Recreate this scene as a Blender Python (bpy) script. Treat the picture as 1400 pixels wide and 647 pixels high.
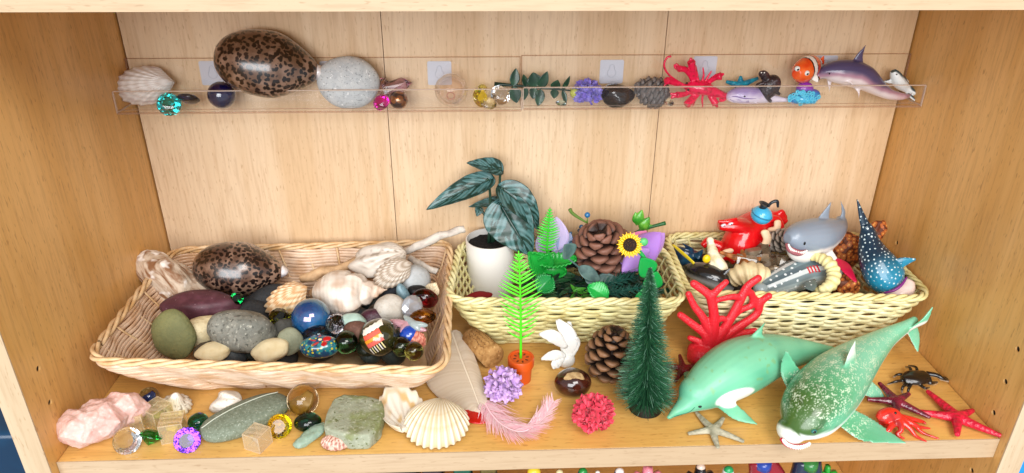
import bpy, bmesh, math, random
import numpy as np
from mathutils import Vector, Matrix, Euler, noise

random.seed(7)
for o in list(bpy.data.objects): bpy.data.objects.remove(o)
SC = bpy.context.scene
COL = SC.collection
PI = math.pi
W, D, H = 0.76, 0.2609, 0.342          # inside of the shelf compartment, metres

# ---------------------------------------------------------------- camera
CX = dict(loc=(0.3387, -0.4462, 0.4137), yaw=0.0412, pitch=0.4601, roll=0.0045, f=994.8)
def cam_axes():
    cy, sy = math.cos(CX['yaw']), math.sin(CX['yaw'])
    f = np.array([sy, cy, 0]); r = np.array([cy, -sy, 0]); u = np.array([0, 0, 1.0])
    f2 = f*math.cos(CX['pitch']) - u*math.sin(CX['pitch']); u2 = u*math.cos(CX['pitch']) + f*math.sin(CX['pitch'])
    c, s = math.cos(CX['roll']), math.sin(CX['roll'])
    return r*c + u2*s, -r*s + u2*c, f2
CR, CU, CF = cam_axes()
CL = np.array(CX['loc'])
def ray(px, py): return CF + CR*(px-700)/CX['f'] - CU*(py-323.5)/CX['f']
def on(ax, px, py, v):
    d = ray(px, py); t = (v-CL[ax])/d[ax]
    return Vector(CL + d*t)
def onX(px, py, v): return on(0, px, py, v)
def onY(px, py, v): return on(1, px, py, v)
def onZ(px, py, v): return on(2, px, py, v)
def mpp(p): return float((np.array(p)-CL) @ CF)/CX['f']      # metres per photo pixel at a point

cam = bpy.data.cameras.new('camera'); camo = bpy.data.objects.new('camera', cam); COL.objects.link(camo)
cam.sensor_width = 36; cam.lens = 36*CX['f']/1400; cam.clip_start = 0.01; cam.clip_end = 50
Mc = Matrix.Identity(4)
for i in range(3):
    Mc[i][0], Mc[i][1], Mc[i][2], Mc[i][3] = CR[i], CU[i], -CF[i], CL[i]
camo.matrix_world = Mc
SC.camera = camo

# ---------------------------------------------------------------- materials
def lin(h):
    if not isinstance(h, str): return tuple(h)
    h = h.lstrip('#'); o = []
    for i in (0, 2, 4):
        c = int(h[i:i+2], 16)/255
        o.append(c/12.92 if c <= .04045 else ((c+.055)/1.055)**2.4)
    return tuple(o)
MATS = {}
class NT:
    def __init__(s, m): s.t = m.node_tree; s.n = s.t.nodes; s.l = s.t.links
    def new(s, k, **kw):
        n = s.n.new(k)
        for a, b in kw.items(): setattr(n, a, b)
        return n
    def link(s, a, b): s.l.new(a, b)
def mixrgb(nt, fac, a, b, mode='MIX'):
    n = nt.new('ShaderNodeMix', data_type='RGBA', blend_type=mode)
    for sock, v in ((n.inputs[0], fac), (n.inputs[6], a), (n.inputs[7], b)):
        if hasattr(v, 'is_output'): nt.link(v, sock)
        elif isinstance(v, (int, float)): sock.default_value = v
        else: sock.default_value = (*v, 1)
    return n.outputs[2]
def ramp(nt, v, lo, hi):
    n = nt.new('ShaderNodeMapRange'); n.clamp = True; n.interpolation_type = 'SMOOTHSTEP'
    nt.link(v, n.inputs[0]); n.inputs[1].default_value = lo; n.inputs[2].default_value = hi
    return n.outputs[0]
def tex(nt, co, scale, kind='noise', detail=4, stretch=None, rough=.55, dist=0):
    if stretch:
        mp = nt.new('ShaderNodeMapping'); mp.inputs['Scale'].default_value = stretch; nt.link(co, mp.inputs[0]); co = mp.outputs[0]
    if kind == 'noise':
        n = nt.new('ShaderNodeTexNoise'); n.inputs['Scale'].default_value = scale; n.inputs['Detail'].default_value = detail
        n.inputs['Roughness'].default_value = rough; n.inputs['Distortion'].default_value = dist
    else:
        n = nt.new('ShaderNodeTexVoronoi'); n.inputs['Scale'].default_value = scale
        if kind == 'cell': n.feature = 'DISTANCE_TO_EDGE'
    nt.link(co, n.inputs['Vector'])
    return n.outputs[0]
def mat(name, col=None, rough=.5, spec=.5, trans=0, ior=1.46, metal=0, coat=0, crough=.06, alpha=1, var=None, spk=(), bump=None, sss=0, sheen=0, film=0, stretch=None):
    """Principled material; col None reads the mesh's own colour attribute."""
    if name in MATS: return MATS[name]
    m = bpy.data.materials.new(name); m.use_nodes = True; MATS[name] = m
    nt = NT(m); b = nt.n['Principled BSDF']
    co = nt.new('ShaderNodeTexCoord').outputs['Object']
    if col is None:
        c = nt.new('ShaderNodeAttribute', attribute_name='Col').outputs[0]
    else: c = lin(col)
    if var:
        h2, sc, lo, hi = var
        c = mixrgb(nt, ramp(nt, tex(nt, co, sc, stretch=stretch), lo, hi), c, lin(h2))
    for (h2, sc, lo, hi, kind) in spk:
        c = mixrgb(nt, ramp(nt, tex(nt, co, sc, kind, 2), lo, hi), c, lin(h2))
    if hasattr(c, 'is_output'): nt.link(c, b.inputs['Base Color'])
    else: b.inputs['Base Color'].default_value = (*c, 1)
    b.inputs['Roughness'].default_value = rough; b.inputs['IOR'].default_value = ior
    b.inputs['Specular IOR Level'].default_value = spec
    b.inputs['Transmission Weight'].default_value = trans; b.inputs['Metallic'].default_value = metal
    b.inputs['Coat Weight'].default_value = coat; b.inputs['Coat Roughness'].default_value = crough
    b.inputs['Alpha'].default_value = alpha
    if sss: b.inputs['Subsurface Weight'].default_value = sss; b.inputs['Subsurface Radius'].default_value = (.006, .004, .003); b.inputs['Subsurface Scale'].default_value = 1
    if sheen: b.inputs['Sheen Weight'].default_value = sheen
    if film: b.inputs['Thin Film Thickness'].default_value = film; b.inputs['Thin Film IOR'].default_value = 1.6
    if bump:
        sc, st, kind = bump
        bn = nt.new('ShaderNodeBump'); bn.inputs['Strength'].default_value = st; bn.inputs['Distance'].default_value = .001
        nt.link(tex(nt, co, sc, kind, 3), bn.inputs['Height']); nt.link(bn.outputs[0], b.inputs['Normal'])
    return m
def glass(name, col, rough=0.0, ior=1.48, **k): return mat(name, col, rough=rough, trans=1, ior=ior, **k)
def wood(name, c1, c2, fleck, axis, gloss=.38, pale=None):
    if name in MATS: return MATS[name]
    m = bpy.data.materials.new(name); m.use_nodes = True; MATS[name] = m
    nt = NT(m); b = nt.n['Principled BSDF']; co = nt.new('ShaderNodeTexCoord').outputs['Object']
    st = [1, 1, 1]; st[axis] = .07
    st2 = [1, 1, 1]; st2[axis] = .22
    st3 = [1, 1, 1]; st3[axis] = .05
    fine = tex(nt, co, 420, stretch=st, detail=5)
    broad = tex(nt, co, 17, stretch=st3, detail=3, dist=.6)
    c = mixrgb(nt, ramp(nt, broad, .36, .62), lin(c1), lin(c2))
    c = mixrgb(nt, mulv(nt, ramp(nt, fine, .42, .75), .33), c, lin(fleck))
    fl = tex(nt, co, 560, stretch=st2, detail=1)
    c = mixrgb(nt, mulv(nt, ramp(nt, fl, .63, .74), .5), c, lin(fleck))
    nt.link(c, b.inputs['Base Color'])
    b.inputs['Roughness'].default_value = gloss
    bn = nt.new('ShaderNodeBump'); bn.inputs['Strength'].default_value = .05; bn.inputs['Distance'].default_value = .0006
    nt.link(fine, bn.inputs['Height']); nt.link(bn.outputs[0], b.inputs['Normal'])
    return m
def mulv(nt, v, k):
    n = nt.new('ShaderNodeMath', operation='MULTIPLY'); nt.link(v, n.inputs[0]); n.inputs[1].default_value = k
    return n.outputs[0]

# ---------------------------------------------------------------- objects
ROOTM = {}
def tag(o, label, cat, group=None, kind=None):
    o['label'] = label; o['category'] = cat
    if group: o['group'] = group
    if kind: o['kind'] = kind
    return o
def T(name, label, cat, loc=(0, 0, 0), rot=(0, 0, 0), group=None):
    o = bpy.data.objects.new(name, None); COL.objects.link(o)
    o.empty_display_size = .01
    o.location = loc; o.rotation_euler = rot
    ROOTM[o.name] = Matrix.Translation(Vector(loc)) @ Euler(rot).to_matrix().to_4x4()
    return tag(o, label, cat, group)
def rotm(rot): return Euler(rot).to_matrix().to_4x4()
def frame(loc, x, y, z):
    M = Matrix.Identity(4)
    for i in range(3): M[i][0], M[i][1], M[i][2], M[i][3] = x[i], y[i], z[i], loc[i]
    return M
def aim(d, up=(0, 0, 1)):
    """rotation whose local Z points along d"""
    z = Vector(d).normalized(); x = Vector(up).cross(z)
    if x.length < 1e-4: x = Vector((1, 0, 0))
    x.normalize(); y = z.cross(x)
    return frame((0, 0, 0), x, y, z)
def cr(pts, n):
    P = np.array([list(p) if hasattr(p, '__len__') else [p] for p in pts], float)
    if len(P) == 1: return np.repeat(P, n, 0)
    t = np.linspace(0, len(P)-1, n); out = []
    for v in t:
        i = min(int(v), len(P)-2); f = v-i
        p0 = P[i-1] if i > 0 else 2*P[i]-P[i+1]
        p1, p2 = P[i], P[i+1]
        p3 = P[i+2] if i+2 < len(P) else 2*P[i+1]-P[i]
        out.append(.5*((2*p1)+(-p0+p2)*f+(2*p0-5*p1+4*p2-p3)*f*f+(-p0+3*p1-3*p2+p3)*f**3))
    return np.array(out)
_ico = {}
def ico(sub):
    if sub not in _ico:
        b = bmesh.new(); bmesh.ops.create_icosphere(b, subdivisions=sub, radius=1)
        b.verts.ensure_lookup_table()
        _ico[sub] = ([v.co.copy() for v in b.verts], [[v.index for v in f.verts] for f in b.faces]); b.free()
    return _ico[sub]
def nz(p, s=0): return noise.noise(Vector(p)+Vector((s*3.17, s*1.73, s*7.31)))
class MB:
    def __init__(s): s.v = []; s.f = []; s.c = []
    def add(s, vs, fs, M=None, cols=None):
        k = len(s.v)
        for i, v in enumerate(vs):
            v = Vector(v); s.v.append(M @ v if M is not None else v)
            s.c.append(cols[i] if isinstance(cols, list) else (cols if cols is not None else (.5, .5, .5)))
        for f in fs: s.f.append([i+k for i in f])
        return s
    def ell(s, c, r, rot=None, sub=3, col=None):
        if not hasattr(r, '__len__'): r = (r, r, r)
        vs, fs = ico(sub); R = rot if isinstance(rot, Matrix) else rotm(rot or (0, 0, 0))
        return s.add([(v[0]*r[0], v[1]*r[1], v[2]*r[2]) for v in vs], fs, Matrix.Translation(Vector(c)) @ R, cols=col)
    def blob(s, r, seed=0, amp=.08, freq=1.3, sub=4, sq=1.0, M=None, amp2=0, freq2=6):
        vs, fs = ico(sub); o = []
        for v in vs:
            k = 1+amp*nz(v*freq, seed)*2
            if amp2: k += amp2*nz(v*freq2, seed+9)
            w = [math.copysign(abs(q)**sq, q) for q in v]
            o.append((w[0]*r[0]*k, w[1]*r[1]*k, w[2]*r[2]*k))
        return s.add(o, fs, M)
    def box(s, lo, hi, M=None, col=None):
        x0, y0, z0 = lo; x1, y1, z1 = hi
        vs = [(x0, y0, z0), (x1, y0, z0), (x1, y1, z0), (x0, y1, z0), (x0, y0, z1), (x1, y0, z1), (x1, y1, z1), (x0, y1, z1)]
        return s.add(vs, [(3, 2, 1, 0), (4, 5, 6, 7), (0, 1, 5, 4), (1, 2, 6, 5), (2, 3, 7, 6), (3, 0, 4, 7)], M, cols=col)
    def tube(s, pts, r, sides=8, n=None, up=None, closed=False, caps=True, col=None, M=None):
        pts = [Vector(p) for p in pts]
        R = [(q, q) if not hasattr(q, '__len__') else tuple(q) for q in (r if isinstance(r, list) else [r]*len(pts))]
        if n:
            A = cr([tuple(p)+tuple(q) for p, q in zip(pts, R)], n)
            pts = [Vector(a[:3]) for a in A]; R = [(max(a[3], 1e-5), max(a[4], 1e-5)) for a in A]
        N = len(pts); vs = []; fs = []; prev = None
        for i in range(N):
            if closed: t = pts[(i+1) % N]-pts[i-1]
            else: t = pts[min(i+1, N-1)]-pts[max(i-1, 0)]
            if t.length < 1e-9: t = Vector((0, 0, 1))
            t.normalize()
            if up is not None: side = t.cross(Vector(up))
            elif prev is None:
                side = t.cross(Vector((0, 0, 1)) if abs(t.z) < .9 else Vector((1, 0, 0)))
            else: side = prev-t*prev.dot(t)
            if side.length < 1e-6: side = t.orthogonal()
            side.normalize(); prev = side; u = side.cross(t)
            for k in range(sides):
                a = 2*PI*k/sides
                vs.append(pts[i]+side*math.cos(a)*R[i][0]+u*math.sin(a)*R[i][1])
        for i in range(N if closed else N-1):
            j = (i+1) % N
            for k in range(sides):
                l = (k+1) % sides
                fs.append((i*sides+k, i*sides+l, j*sides+l, j*sides+k))
        if caps and not closed:
            fs.append(tuple(range(sides))[::-1]); fs.append(tuple((N-1)*sides+k for k in range(sides)))
        return s.add(vs, fs, M, cols=col)
    def grid(s, fn, nu, nv, wrap=False, M=None, cfn=None):
        vs = []; cs = []
        for i in range(nu):
            for j in range(nv):
                u = i/(nu if wrap else nu-1); v = j/(nv-1)
                vs.append(fn(u, v)); cs.append(cfn(u, v) if cfn else (.5, .5, .5))
        fs = []
        for i in range(nu if wrap else nu-1):
            for j in range(nv-1):
                a = i*nv+j; b = ((i+1) % nu)*nv+j
                fs.append((a, b, b+1, a+1))
        return s.add(vs, fs, M, cols=cs)
    def lathe(s, prof, seg=32, M=None, col=None):
        vs = []; fs = []; n = len(prof)
        for i in range(seg):
            a = 2*PI*i/seg
            for r, z in prof: vs.append((r*math.cos(a), r*math.sin(a), z))
        for i in range(seg):
            j = (i+1) % seg
            for k in range(n-1): fs.append((i*n+k, j*n+k, j*n+k+1, i*n+k+1))
        return s.add(vs, fs, M, cols=col)
    def fin(s, lead, trail, th, n=14, sides=10, col=None):
        """thin lens-sectioned fin between two edge curves that run from the root to the tip"""
        L = cr([tuple(p) for p in lead], n); R = cr([tuple(p) for p in trail], n)
        vs = []; fs = []
        mid = (L+R)/2
        for i in range(n):
            a, b = Vector(L[i]), Vector(R[i]); ch = (b-a)/2; c = (a+b)/2
            sp = Vector(mid[min(i+1, n-1)]-mid[max(i-1, 0)])
            nn = ch.cross(sp)
            if nn.length < 1e-10: nn = prevn.copy()
            nn.normalize(); prevn = nn
            t = th*(1-.6*i/(n-1))
            if ch.length < t*.5: ch = ch.normalized()*t*.5 if ch.length > 1e-9 else Vector((t*.5, 0, 0))
            for k in range(sides):
                q = 2*PI*k/sides
                vs.append(c+ch*math.cos(q)+nn*math.sin(q)*t/2)
        for i in range(n-1):
            for k in range(sides):
                l = (k+1) % sides
                fs.append((i*sides+k, i*sides+l, (i+1)*sides+l, (i+1)*sides+k))
        fs.append(tuple(range(sides))[::-1]); fs.append(tuple((n-1)*sides+k for k in range(sides)))
        return s.add(vs, fs, cols=col)
    def hull(s, pts, M=None):
        b = bmesh.new()
        for p in pts: b.verts.new(p)
        r = bmesh.ops.convex_hull(b, input=b.verts)
        bad = [g for g in set(r['geom_interior']+r['geom_unused']) if isinstance(g, bmesh.types.BMVert)]
        if bad: bmesh.ops.delete(b, geom=bad, context='VERTS')
        bmesh.ops.dissolve_limit(b, angle_limit=.02, verts=b.verts, edges=b.edges)
        b.verts.index_update()
        vs = [v.co.copy() for v in b.verts]; fs = [[v.index for v in f.verts] for f in b.faces]; b.free()
        return s.add(vs, fs, M)
    def plate(s, outline, t, M=None, col=None):
        """flat outline (x, y) with thickness t along z, from -t/2 to t/2"""
        n = len(outline)
        vs = [(x, y, -t/2) for x, y in outline]+[(x, y, t/2) for x, y in outline]
        fs = [tuple(range(n))[::-1], tuple(range(n, 2*n))]+[(i, (i+1) % n, n+(i+1) % n, n+i) for i in range(n)]
        return s.add(vs, fs, M, cols=col)
    def build(s, name, m, parent=None, loc=None, rot=(0, 0, 0), world=False, smooth=True, sharp=None, remesh=None, relax=4,
              col=None, usecol=False, thick=None, bevel=None, subd=0, disp=None):
        me = bpy.data.meshes.new(name)
        vs = s.v
        if loc is not None and parent is None and world:
            Mi = (Matrix.Translation(Vector(loc)) @ rotm(rot)).inverted(); vs = [Mi @ v for v in vs]
        elif parent is not None and world:
            Mi = ROOTM[parent.name].inverted(); vs = [Mi @ v for v in vs]
        me.from_pydata([tuple(v) for v in vs], [], s.f)
        b = bmesh.new(); b.from_mesh(me)
        bmesh.ops.recalc_face_normals(b, faces=b.faces); b.to_mesh(me); b.free()
        if usecol:
            at = me.color_attributes.new('Col', 'FLOAT_COLOR', 'POINT')
            at.data.foreach_set('color', np.array([(*lin(c), 1) for c in s.c], 'f').ravel())
        o = bpy.data.objects.new(name, me)
        if remesh or thick or bevel or subd:
            COL.objects.link(o)
            if thick:
                md = o.modifiers.new('s', 'SOLIDIFY'); md.thickness = thick; md.offset = 0
            if bevel:
                md = o.modifiers.new('b', 'BEVEL'); md.width = bevel[0]; md.segments = bevel[1]; md.limit_method = 'ANGLE'; md.angle_limit = .5
            if remesh:
                md = o.modifiers.new('r', 'REMESH'); md.mode = 'VOXEL'; md.voxel_size = remesh
                if relax:
                    md = o.modifiers.new('sm', 'SMOOTH'); md.iterations = relax; md.factor = .5
            if subd:
                md = o.modifiers.new('ss', 'SUBSURF'); md.levels = subd; md.render_levels = subd
            dg = bpy.context.evaluated_depsgraph_get()
            m2 = bpy.data.meshes.new_from_object(o.evaluated_get(dg), depsgraph=dg)
            o.modifiers.clear(); old = o.data; o.data = m2; bpy.data.meshes.remove(old); me = m2; me.name = name
            COL.objects.unlink(o)
        if disp:
            for v, nrm in zip(me.vertices, [q.vector.copy() for q in me.vertex_normals]): v.co += nrm*disp(v.co)
        if col:
            for a in list(me.color_attributes): me.color_attributes.remove(a)
            if world: 
                Mw = ROOTM[parent.name] if parent is not None else (Matrix.Translation(Vector(loc)) @ rotm(rot) if loc is not None else Matrix.Identity(4))
            else: Mw = Matrix.Identity(4)
            nn = [q.vector for q in me.vertex_normals]
            R3 = Mw.to_3x3()
            cs = np.array([(*lin(col(Mw @ v.co, R3 @ q)), 1) for v, q in zip(me.vertices, nn)], 'f')
            at = me.color_attributes.new('Col', 'FLOAT_COLOR', 'POINT'); at.data.foreach_set('color', cs.ravel())
        me.materials.clear(); me.materials.append(m)
        me.polygons.foreach_set('use_smooth', [bool(smooth)]*len(me.polygons))
        if sharp and smooth: me.set_sharp_from_angle(angle=math.radians(sharp))
        COL.objects.link(o)
        if parent is not None: o.parent = parent
        elif loc is not None: o.location = loc; o.rotation_euler = rot
        return o
def surf(o, px, py, lift=0):
    """where the line of sight through a photo pixel meets an object's surface (to seat an eye or a mark on it)"""
    from mathutils.bvhtree import BVHTree
    M = ROOTM[o.parent.name] if o.parent is not None else Matrix.Translation(o.location) @ o.rotation_euler.to_matrix().to_4x4()
    bv = BVHTree.FromPolygons([M @ v.co for v in o.data.vertices], [tuple(p.vertices) for p in o.data.polygons])
    d = Vector(ray(px, py)).normalized()
    h = bv.ray_cast(Vector(CL), d)
    if h[0] is None:
        h = bv.find_nearest(Vector(CL)+d*((M.translation-Vector(CL)).dot(d)))
    return h[0]+h[1]*lift, h[1]
def recolor(o, fn):
    M = ROOTM[o.parent.name]; R3 = M.to_3x3(); me = o.data
    cs = np.array([(*lin(fn(M @ v.co, R3 @ q.vector)), 1) for v, q in zip(me.vertices, me.vertex_normals)], 'f')
    me.color_attributes['Col'].data.foreach_set('color', cs.ravel())
def scatter(o, n, dmin, side, seed, ok=lambda p: True):
    """well spaced points on the half of a body that faces `side`"""
    M = ROOTM[o.parent.name]; R3 = M.to_3x3(); rng = random.Random(seed); out = []
    vs = list(zip(o.data.vertices, o.data.vertex_normals)); side = Vector(side).normalized()
    for _ in range(n*40):
        v, q = rng.choice(vs)
        if (R3 @ q.vector).dot(side) < -.1: continue
        p = M @ v.co
        if not ok(p) or any((p-a).length_squared < dmin*dmin for a in out): continue
        out.append(p)
        if len(out) >= n: break
    return out
def mixc(a, b, t):
    t = max(0, min(1, t)); a = lin(a); b = lin(b)
    return tuple(a[i]*(1-t)+b[i]*t for i in range(3))
def sst(a, b, x):
    t = max(0, min(1, (x-a)/(b-a))); return t*t*(3-2*t)
def copy_tree(o, loc, rot=None, label=None, scale=None):
    c = o.copy(); COL.objects.link(c); c.location = loc
    if rot is not None: c.rotation_euler = rot
    if label: c['label'] = label
    if scale: c.scale = (scale, scale, scale)
    for ch in list(o.children):
        d = ch.copy(); COL.objects.link(d); d.parent = c
        for g in list(ch.children):
            e = g.copy(); COL.objects.link(e); e.parent = d
    return c
# ================================================================ the bookcase
M_back = wood('beech_back', '#e2c7a5', '#d3b28a', '#aa825a', 2, .42)
M_side = wood('beech_side', '#e6b673', '#d8a45c', '#9c6c36', 2, .34)
M_floor = wood('beech_shelf', '#e8b96c', '#dba95a', '#a87236', 0, .3)
M_edge = wood('beech_edge', '#c0a88a', '#b69c7c', '#97795a', 0, .55)
M_edgev = wood('beech_edge_upright', '#cbb597', '#c0a888', '#a08360', 2, .55)
M_gap = mat('dark_joint', '#5a4230', .8)
case = T('bookcase', 'beech wood bookcase whose open shelf holds the baskets and all the small toys', 'bookcase', (W/2, D/2, -.02))
YP = -.008
M_hole_shade = mat('hole_shade_brown', '#20140b', .9)
def panel(x0, x1, xin):
    mb = MB().box((x0, YP+.0006, -.42), (x1, D+.012, .62))
    o = mb.build('side_panel', M_side, case, world=True, smooth=False)
    cut = MB()
    for yy in (.0158, .2030):
        for k in range(-9, 3):
            z = .0146+.032*k
            if -.025 < z < .004 or .335 < z < .37: continue
            cut.lathe([(0, -.009), (.0025, -.009), (.0025, .009), (0, .009)], 14, Matrix.Translation((xin, yy, z)) @ rotm((0, PI/2, 0)))
    co = cut.build('cut', M_gap, None)
    s = 1 if xin == 0 else -1
    holes = [(yy, .0146+.032*k) for yy in (.0158, .2030) for k in range(-4, 3) if not (-.025 < .0146+.032*k < .004 or .335 < .0146+.032*k < .37)]
    md = o.modifiers.new('h', 'BOOLEAN'); md.object = co; md.operation = 'DIFFERENCE'; md.solver = 'EXACT'
    o.parent = None
    Mi = ROOTM[case.name]; co.data.transform(Mi.inverted())
    dg = bpy.context.evaluated_depsgraph_get(); m2 = bpy.data.meshes.new_from_object(o.evaluated_get(dg), depsgraph=dg)
    o.modifiers.clear(); o.data = m2; o.parent = case
    bpy.data.objects.remove(co)
    for yy, z in holes:  # dark disc in each hole: raw brown board plus the depth's shade as colour
        h = MB().lathe([(0, 0), (.00248, 0), (.00248, .0006), (0, .0006)], 14, Matrix.Translation((xin-s*.0015, yy, z)) @ rotm((0, -s*PI/2, 0))).build('hole_shade_disc', M_hole_shade, case, world=True, smooth=False)
        h.parent = o
    m2.materials.clear(); m2.materials.append(M_side)
    e = MB().box((x0, YP-.0006, -.42), (x1, YP+.0005, .62)).build('edge_band', M_edgev, case, world=True, smooth=False)
    e.parent = o
    return o
panel(-.019, 0, 0); panel(W, W+.019, W)
for z1, nm in ((0, 0), (.361, 1), (-.22, 2)):
    o = MB().box((.0004, .0009, z1-.019), (W-.0004, D-.0002, z1)).build('shelf_board', M_floor, case, world=True, smooth=False, bevel=(.0004, 1))
    e = MB().box((.0003, -.0001, z1-.0192), (W-.0003, .0008, z1+.0001)).build('edge_band', M_edge, case, world=True, smooth=False)
    e.parent = o
seams = [.0012, .2437, .5155, W-.0012]
for i in range(3):
    MB().box((seams[i]+.00035, D, -.42), (seams[i+1]-.00035, D+.006, .62)).build('back_panel', M_back, case, world=True, smooth=False)
MB().box((0, D+.0062, -.42), (W, D+.011, .62)).build('joint_light_stop', M_gap, case, world=True, smooth=False)  # added dark board behind the joints, keeps world light from leaking through

# boxes standing beside the bookcase, seen past its uprights
M_blue = mat('blue_plastic', '#0e3c5c', .25, var=('#0a2c48', 9, .4, .6))
M_steel = mat('brushed_steel', '#8f9698', .3, metal=.9)
bx = T('storage_box', 'dark blue glossy box with steel trim left of the bookcase', 'box', (-.09, .02, -.4))
MB().box((-.16, .02, -.4), (-.026, .2, .012)).build('body', M_blue, bx, world=True, bevel=(.006, 3), sharp=40)
MB().box((-.162, .0185, -.052), (-.025, .0195, -.047)).box((-.162, .018, -.081), (-.025, .0195, -.063)).build('steel_trim', M_steel, bx, world=True, bevel=(.0006, 2))
bx2 = T('storage_box', 'bright blue plastic box right of the bookcase, mostly cut off', 'box', (.86, .02, -.4))
MB().box((.784, .01, -.4), (.93, .2, .0)).build('body', mat('bright_blue_plastic', '#1f86d8', .3), bx2, world=True, bevel=(.006, 3), sharp=40)
MB().box((.783, .009, -.02), (.931, .201, .002)).build('lid', mat('blue_lid', '#2f9be6', .3), bx2, world=True, bevel=(.002, 3), sharp=40)

# ================================================================ light
w = bpy.data.worlds.new('World'); SC.world = w; w.use_nodes = True
w.node_tree.nodes['Background'].inputs[0].default_value = (.97, .98, 1, 1)
w.node_tree.nodes['Background'].inputs[1].default_value = .56
def area(name, loc, tgt, sx, sy, e, c):
    l = bpy.data.lights.new(name, 'AREA'); l.shape = 'RECTANGLE'; l.size = sx; l.size_y = sy; l.energy = e; l.color = c
    o = bpy.data.objects.new(name, l); COL.objects.link(o); o.location = loc
    o.rotation_euler = (Vector(tgt)-Vector(loc)).to_track_quat('-Z', 'Y').to_euler()
    return o
area('window_light', (-.4, -4.2, 1.5), (.4, .15, .15), 3.4, 2.4, 232, (.96, .98, 1))
area('ceiling_light', (.9, -1.5, 1.6), (.45, .1, .1), 1.1, .8, 31, (1, .97, .93))
SC.view_settings.view_transform = 'Standard'; SC.view_settings.look = 'None'
SC.view_settings.exposure = .10; SC.view_settings.gamma = 1
cy = SC.cycles
cy.use_denoising = True; cy.max_bounces = 14; cy.transmission_bounces = 10; cy.transparent_max_bounces = 24
cy.glossy_bounces = 6; cy.diffuse_bounces = 5; cy.sample_clamp_indirect = 4; cy.blur_glossy = .6

# ================================================================ clear acrylic ledges on the back panel
def clear_sheet(name, col, refl, op, dcol='#e2cfc0'):
    m = bpy.data.materials.new(name); m.use_nodes = True; nt = NT(m); nt.n.remove(nt.n['Principled BSDF'])
    out = nt.n['Material Output']
    tr = nt.new('ShaderNodeBsdfTransparent'); tr.inputs[0].default_value = (*lin(col), 1)
    gl = nt.new('ShaderNodeBsdfGlossy'); gl.inputs['Roughness'].default_value = .03
    lw = nt.new('ShaderNodeLayerWeight'); lw.inputs[0].default_value = .25
    fr = nt.new('ShaderNodeMath', operation='MULTIPLY'); nt.link(lw.outputs['Facing'], fr.inputs[0]); fr.inputs[1].default_value = refl
    fa = nt.new('ShaderNodeMath', operation='ADD'); nt.link(fr.outputs[0], fa.inputs[0]); fa.inputs[1].default_value = .02; fa.use_clamp = True
    mx = nt.new('ShaderNodeMixShader'); nt.link(fa.outputs[0], mx.inputs[0]); nt.link(tr.outputs[0], mx.inputs[1]); nt.link(gl.outputs[0], mx.inputs[2])
    if op:
        df = nt.new('ShaderNodeBsdfDiffuse'); df.inputs[0].default_value = (*lin(dcol), 1)
        m2 = nt.new('ShaderNodeMixShader'); m2.inputs[0].default_value = op
        nt.link(mx.outputs[0], m2.inputs[1]); nt.link(df.outputs[0], m2.inputs[2]); mx = m2
    nt.link(mx.outputs[0], out.inputs[0]); return m
M_acr = clear_sheet('clear_acrylic', '#ffffff', .12, 0)
M_acre = clear_sheet('acrylic_edge', '#efe4da', .1, .12)
M_acrl = clear_sheet('acrylic_edge_bright', '#faf4ee', .4, .5)
M_pad = mat('pale_adhesive_pad', '#c9cbd6', .4)
TZ = .2182                                               # top of the ledge floor
def ledge(x0, x1, dz, label, pads):
    t = T('acrylic_ledge', label, 'ledge', ((x0+x1)/2, D, .2155+dz), group=None)
    a, b = .2155+dz, .2357+dz
    def bx(nm, lo, hi, m): return MB().box(lo, hi).build(nm, m, t, world=True, smooth=False)
    bx('back_plate', (x0, D-.0032, a), (x1, D-.0012, .2572+dz), M_acr)
    bx('floor_plate', (x0, .2223, a), (x1, D-.0034, a+.0025), M_acr)
    bx('front_lip', (x0, .2200, a), (x1, .2221, b), M_acr)
    e = MB()
    e.box((x0, .2199, b), (x1, .2222, b+.0007)); e.build('lip_edge', M_acrl, t, world=True, smooth=False)
    e = MB()
    e.box((x0, D-.0033, .2572+dz), (x1, D-.0011, .2577+dz))
    e.box((x0-.0006, D-.0033, a), (x0, D-.0011, .2577+dz)); e.box((x1, D-.0033, a), (x1+.0006, D-.0011, .2577+dz))
    e.build('plate_edge', M_acre, t, world=True, smooth=False)
    e = MB()
    e.box((x0, .2193, a-.0006), (x1, .2222, a+.0006)); e.box((x0, .2210, a+.0026), (x1, .2224, a+.0031))
    e.build('floor_edge', M_acre, t, world=True, smooth=False)
    e = MB()
    for x in (x0, x1):
        s = -1 if x == x0 else 1
        e.box((min(x, x+s*.0007), .2199, a), (max(x, x+s*.0007), .2222, b)); e.box((min(x, x+s*.0007), .2223, a), (max(x, x+s*.0007), D-.0034, a+.0012))
    e.build('end_edge', M_acrl, t, world=True, smooth=False)
    for px, py in pads:
        p = onY(px, py, D)
        mb = MB(); n = 8; ol = []
        for cx_, cy_, a0 in ((1, 1, 0), (-1, 1, 90), (-1, -1, 180), (1, -1, 270)):
            for k in range(n):
                q = math.radians(a0+90*k/(n-1)); ol.append((cx_*.0098+.0018*math.cos(q), cy_*.0098+.0018*math.sin(q)))
        mb.plate(ol, .0006, Matrix.Translation((p.x, D-.0004, p.z)) @ rotm((PI/2, 0, 0)))
        o = mb.build('adhesive_pad', M_pad, t, world=True, smooth=False)
        key = [(p.x+.0042*math.cos(q), D-.0008, p.z+.0042*math.sin(q)-.001) for q in np.linspace(math.radians(130), math.radians(410), 20)]
        key += [(p.x+.002, D-.0008, p.z+.0062), (p.x, D-.0008, p.z+.0075), (p.x-.002, D-.0008, p.z+.0062)]
        kk = MB().tube(key, .0003, 5, closed=True).build('keyhole', mat('pad_groove', '#b9bcc8', .4), t, world=True); kk.parent = o
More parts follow.
